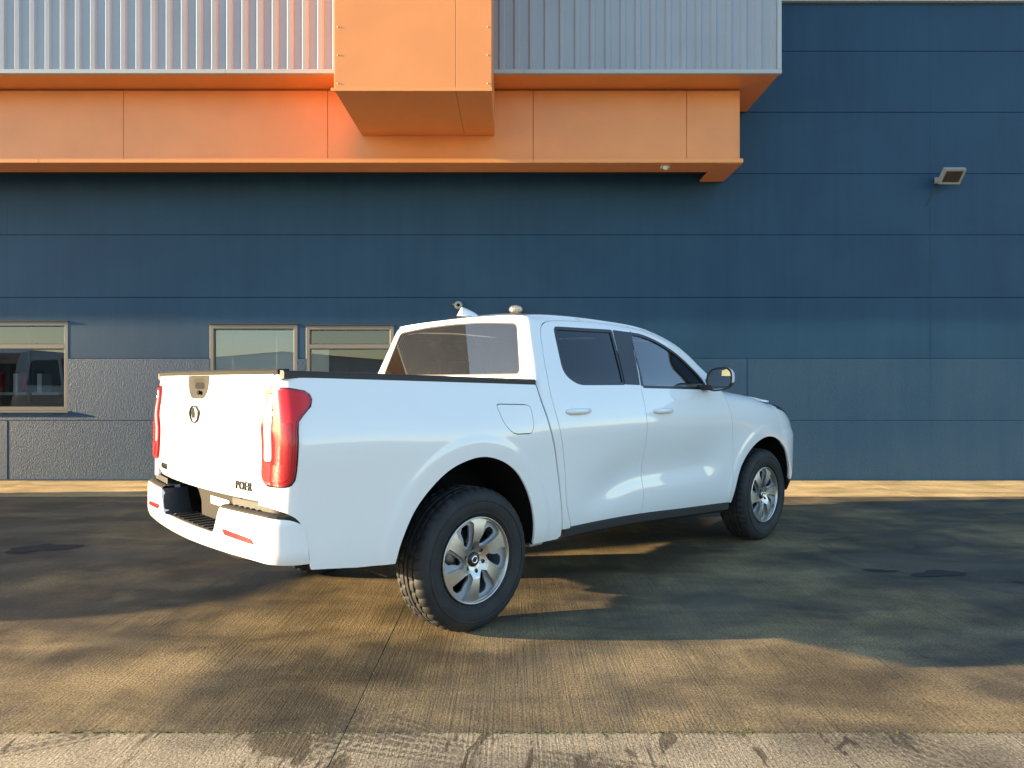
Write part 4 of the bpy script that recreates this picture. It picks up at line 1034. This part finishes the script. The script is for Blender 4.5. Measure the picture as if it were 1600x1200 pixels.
# ------------------------------------------------------------------ fittings on the building
fl = empty('floodlight', (5.90, D-.02, 4.09)); tag(fl, 'small grey floodlight tilted down on the blue wall', 'floodlight')
fh = empty('lamp_head'); fh.parent = fl; fh.location = (-.02, -.20, 0); fh.rotation_euler = (radians(44), 0, 0); fh.scale = (.84, .84, .84)
box('housing', -.17, .17, .004, .06, -.13, .13, 'lampbody', fh, .012)
for k in range(9): box('cooling_fin', -.14+k*.034, -.134+k*.034, .060, .10, -.10, .10, 'lampbody', fh, .001, 1)
slab2d('front_frame', [rc([(-.17, -.13), (.17, -.13), (.17, .13), (-.17, .13)], .012, 3), [(-.135, -.095), (.135, -.095), (.135, .095), (-.135, .095)]], lambda u, v, w: (u, -.012+w, v), .015, 'lampbody', fh)
pyd('reflector', [(-.135, -.004, -.095), (.135, -.004, -.095), (.135, -.004, .095), (-.135, -.004, .095), (-.03, .0035, -.03), (.03, .0035, -.03), (.03, .0035, .03), (-.03, .0035, .03)], [(0, 1, 5, 4), (1, 2, 6, 5), (2, 3, 7, 6), (3, 0, 4, 7), (4, 5, 6, 7)], 'reflector', fh)
pyd('cover_glass', [(-.135, -.009, -.095), (.135, -.009, -.095), (.135, -.009, .095), (-.135, -.009, .095)], [(0, 1, 2, 3)], 'glass_clear', fh)
tube('bracket', [(-.10, -.02, 0), (-.12, -.08, 0), (-.12, -.15, .0), (-.10, -.17, 0)], .011, 'lampbody', fl, 8)
box('bracket_foot', -.135, -.06, -.025, .012, -.04, .04, 'lampbody', fl, .004)
tube('cable', [(-.10, -.02, -.04), (-.16, -.012, -.16), (-.26, -.012, -.34)], .005, 'dash', fl, 6)

sn_ = empty('motion_sensor', (1.94, 9.0, 4.08)); tag(sn_, 'small white sensor fixed under the orange fascia', 'sensor')
box('base', -.055, .055, -.04, .04, -.028, .004, 'board', sn_, .006); lathe('lens', [(0, -.04), (.024, -.034), (.03, -.018), (.03, 0)], 'sticker', sn_, 14).location = (0, -.025, -.028)

bl = empty('bulkhead_light', (.05, D-.006, 2.335)); tag(bl, 'oval bulkhead light on the wall just above the truck cab', 'wall light')
o = lathe('base', [(0, .006), (.105, .006), (.105, -.03), (.092, -.045)], 'lampbody', bl, 32); o.scale = (.92, 1, .58)
o = lathe('diffuser', [(0, -.085), (.04, -.082), (.07, -.07), (.09, -.045)], 'lampglass', bl, 32); o.scale = (.92, 1, .58)
for xx in (-.04, 0, .04): tube('guard_bar', [(xx, -.045, -.05), (xx, -.08, -.03), (xx, -.092, 0), (xx, -.08, .03), (xx, -.045, .05)], .005, 'lampbody', bl, 6)

cc = empty('security_camera', (-.73, D-.006, 2.39)); tag(cc, 'small round security camera on the wall above the truck roof', 'camera')
lathe('ring', [(.022, -.055), (.040, -.06), (.055, -.05), (.058, -.02), (.058, .006)], 'lampbody', cc, 24)
lathe('lens', [(0, -.04), (.024, -.045)], 'dark', cc, 16)
tube('bracket', [(-.075, .004, .015), (-.05, -.02, .01)], .012, 'lampbody', cc, 8)

# damp patches lying on the slabs
def patch(x, y, a, b, seed, label):
    r = np.random.default_rng(seed); n = 34; ph = r.uniform(0, 6.28, 4)
    rad = [1+.25*sin(2*t+ph[0])+.18*sin(3*t+ph[1])+.12*sin(5*t+ph[2])+.07*sin(9*t+ph[3]) for t in np.linspace(0, 2*pi, n, endpoint=False)]
    P = [(x+a*rad[i]*cos(2*pi*i/n), y+b*rad[i]*sin(2*pi*i/n)) for i in range(n)]
    o = pyd('puddle', [(p[0], p[1], .0035) for p in P], [tuple(range(n))], 'puddle')
    tag(o, label, kind='structure')
patch(-3.80, 5.75, .22, .15, 3, 'damp patch on the concrete left of the bumper')
patch(3.00, 4.98, .20, .07, 4, 'long damp patch on the shaded concrete'); patch(2.62, 5.06, .11, .035, 6, 'narrow damp patch beside the long one')
patch(3.45, 4.76, .07, .025, 8, 'small damp spot on the shaded concrete'); patch(3.72, 4.62, .05, .02, 9, 'tiny damp spot on the shaded concrete')

# ------------------------------------------------------------------ what stands outside the frame: the vehicle that shades the left of the yard, sheds across the yard
def suv(loc, rz, label):
    c = empty('parked_car', loc, rz); tag(c, label, 'car')
    prof = [(0, .35), (-.05, .60), (-.03, .92), (.05, 1.05), (.30, 1.14), (.95, 1.26), (1.65, 1.78), (2.0, 1.86), (3.4, 1.87), (4.3, 1.82), (4.62, 1.20), (4.72, .95), (4.74, .55), (4.68, .35)]
    def hw(z, l): return (.92 if z < 1.15 else .92-.26*(z-1.15))-.10*max(0, (.5-l)/.5)**2-.06*max(0, (l-4.2)/.5)**2
    V_, F_, LP = tri2d([cr(prof, 3)+[(4.0, .32), (.7, .32)]], .12)
    n = len(V_); v = [(hw(z, l)*-1, l, z) for l, z in V_]+[(hw(z, l), l, z) for l, z in V_]
    f = [tuple(map(int, x)) for x in F_]+[tuple(int(i)+n for i in x[::-1]) for x in F_]
    l_ = LP[0]
    for i in range(len(l_)): a, b = l_[i], l_[(i+1) % len(l_)]; f.append((a, b, b+n, a+n))
    bm = bmesh.new(); me = bpy.data.meshes.new('t'); me.from_pydata([tuple(map(float, q)) for q in v], [], f); bm.from_mesh(me); bpy.data.meshes.remove(me); bmesh.ops.recalc_face_normals(bm, faces=bm.faces[:])
    frombm('body', bm, 'suv_paint', c, False)
    for sx in (-1, 1):
        for nm, L in (('side_window', [(1.30, 1.28), (1.80, 1.70), (2.35, 1.76), (2.35, 1.28)]), ('side_window', [(2.45, 1.28), (2.45, 1.76), (3.3, 1.76), (3.4, 1.28)]), ('side_window', [(3.5, 1.28), (3.42, 1.74), (4.1, 1.70), (4.35, 1.3)])):
            slab2d(nm, [rc(L, .04, 3)], lambda u, w, t: (sx*(hw(w, u)+.004+t), u, w), .006, 'frame_trim', c, h=.2)
        for yy in (.85, 3.75):
            w = copy_tree(w0, c); w.location = (sx*.80, yy, .386); w.rotation_euler = (0, 0, pi/2 if sx < 0 else -pi/2)
            w.rotation_euler = (0, 0, -pi/2 if sx < 0 else pi/2)
    slab2d('windscreen', [[(-.70, 0), (.70, 0), (.58, 1), (-.58, 1)]], lambda u, w, t: (u, 1.02+.60*w, 1.31+.45*w+.012+t), .006, 'frame_trim', c)
    slab2d('rear_window', [[(-.66, 0), (.66, 0), (.58, 1), (-.58, 1)]], lambda u, w, t: (u, 4.63-.25*w, 1.26+.46*w+.01+t), .006, 'frame_trim', c)
    return c
suv((-8.75, 3.60, 0), 0, 'silver estate car parked out of view to the left')
def shed(x0, x1, y0, y1, h, label):
    s = empty('far_shed', ((x0+x1)/2, y1, 0)); tag(s, label, 'building', 'sheds across the yard')
    w2 = (x1-x0)/2; dp = y1-y0
    pyd('walls', [(-w2, 0, 0), (w2, 0, 0), (w2, 0, h), (0, 0, h*1.25), (-w2, 0, h), (-w2, -dp, 0), (w2, -dp, 0), (w2, -dp, h), (0, -dp, h*1.25), (-w2, -dp, h)], [(0, 1, 2, 3, 4), (5, 6, 7, 8, 9), (0, 4, 9, 5), (1, 2, 7, 6)], 'shed', s)
    pyd('roof', [(-w2-.3, .3, h-.05), (0, .3, h*1.25+.02), (w2+.3, .3, h-.05), (-w2-.3, -dp, h-.05), (0, -dp, h*1.25+.02), (w2+.3, -dp, h-.05)], [(0, 1, 4, 3), (1, 2, 5, 4)], 'shed_roof', s)
    for k in range(3): box('door', -w2*.6+k*w2*.5, -w2*.6+k*w2*.5+3, .01, .06, 0, h*.6, 'shed_roof', s, 0)
shed(-34, -12, -70, -52, 3.5, 'pale gabled shed across the yard behind the viewer, left')
shed(-6, 14, -75, -58, 3.0, 'pale gabled shed across the yard behind the viewer, middle')
shed(20, 52, -70, -48, 3.8, 'pale gabled shed across the yard behind the viewer, right')
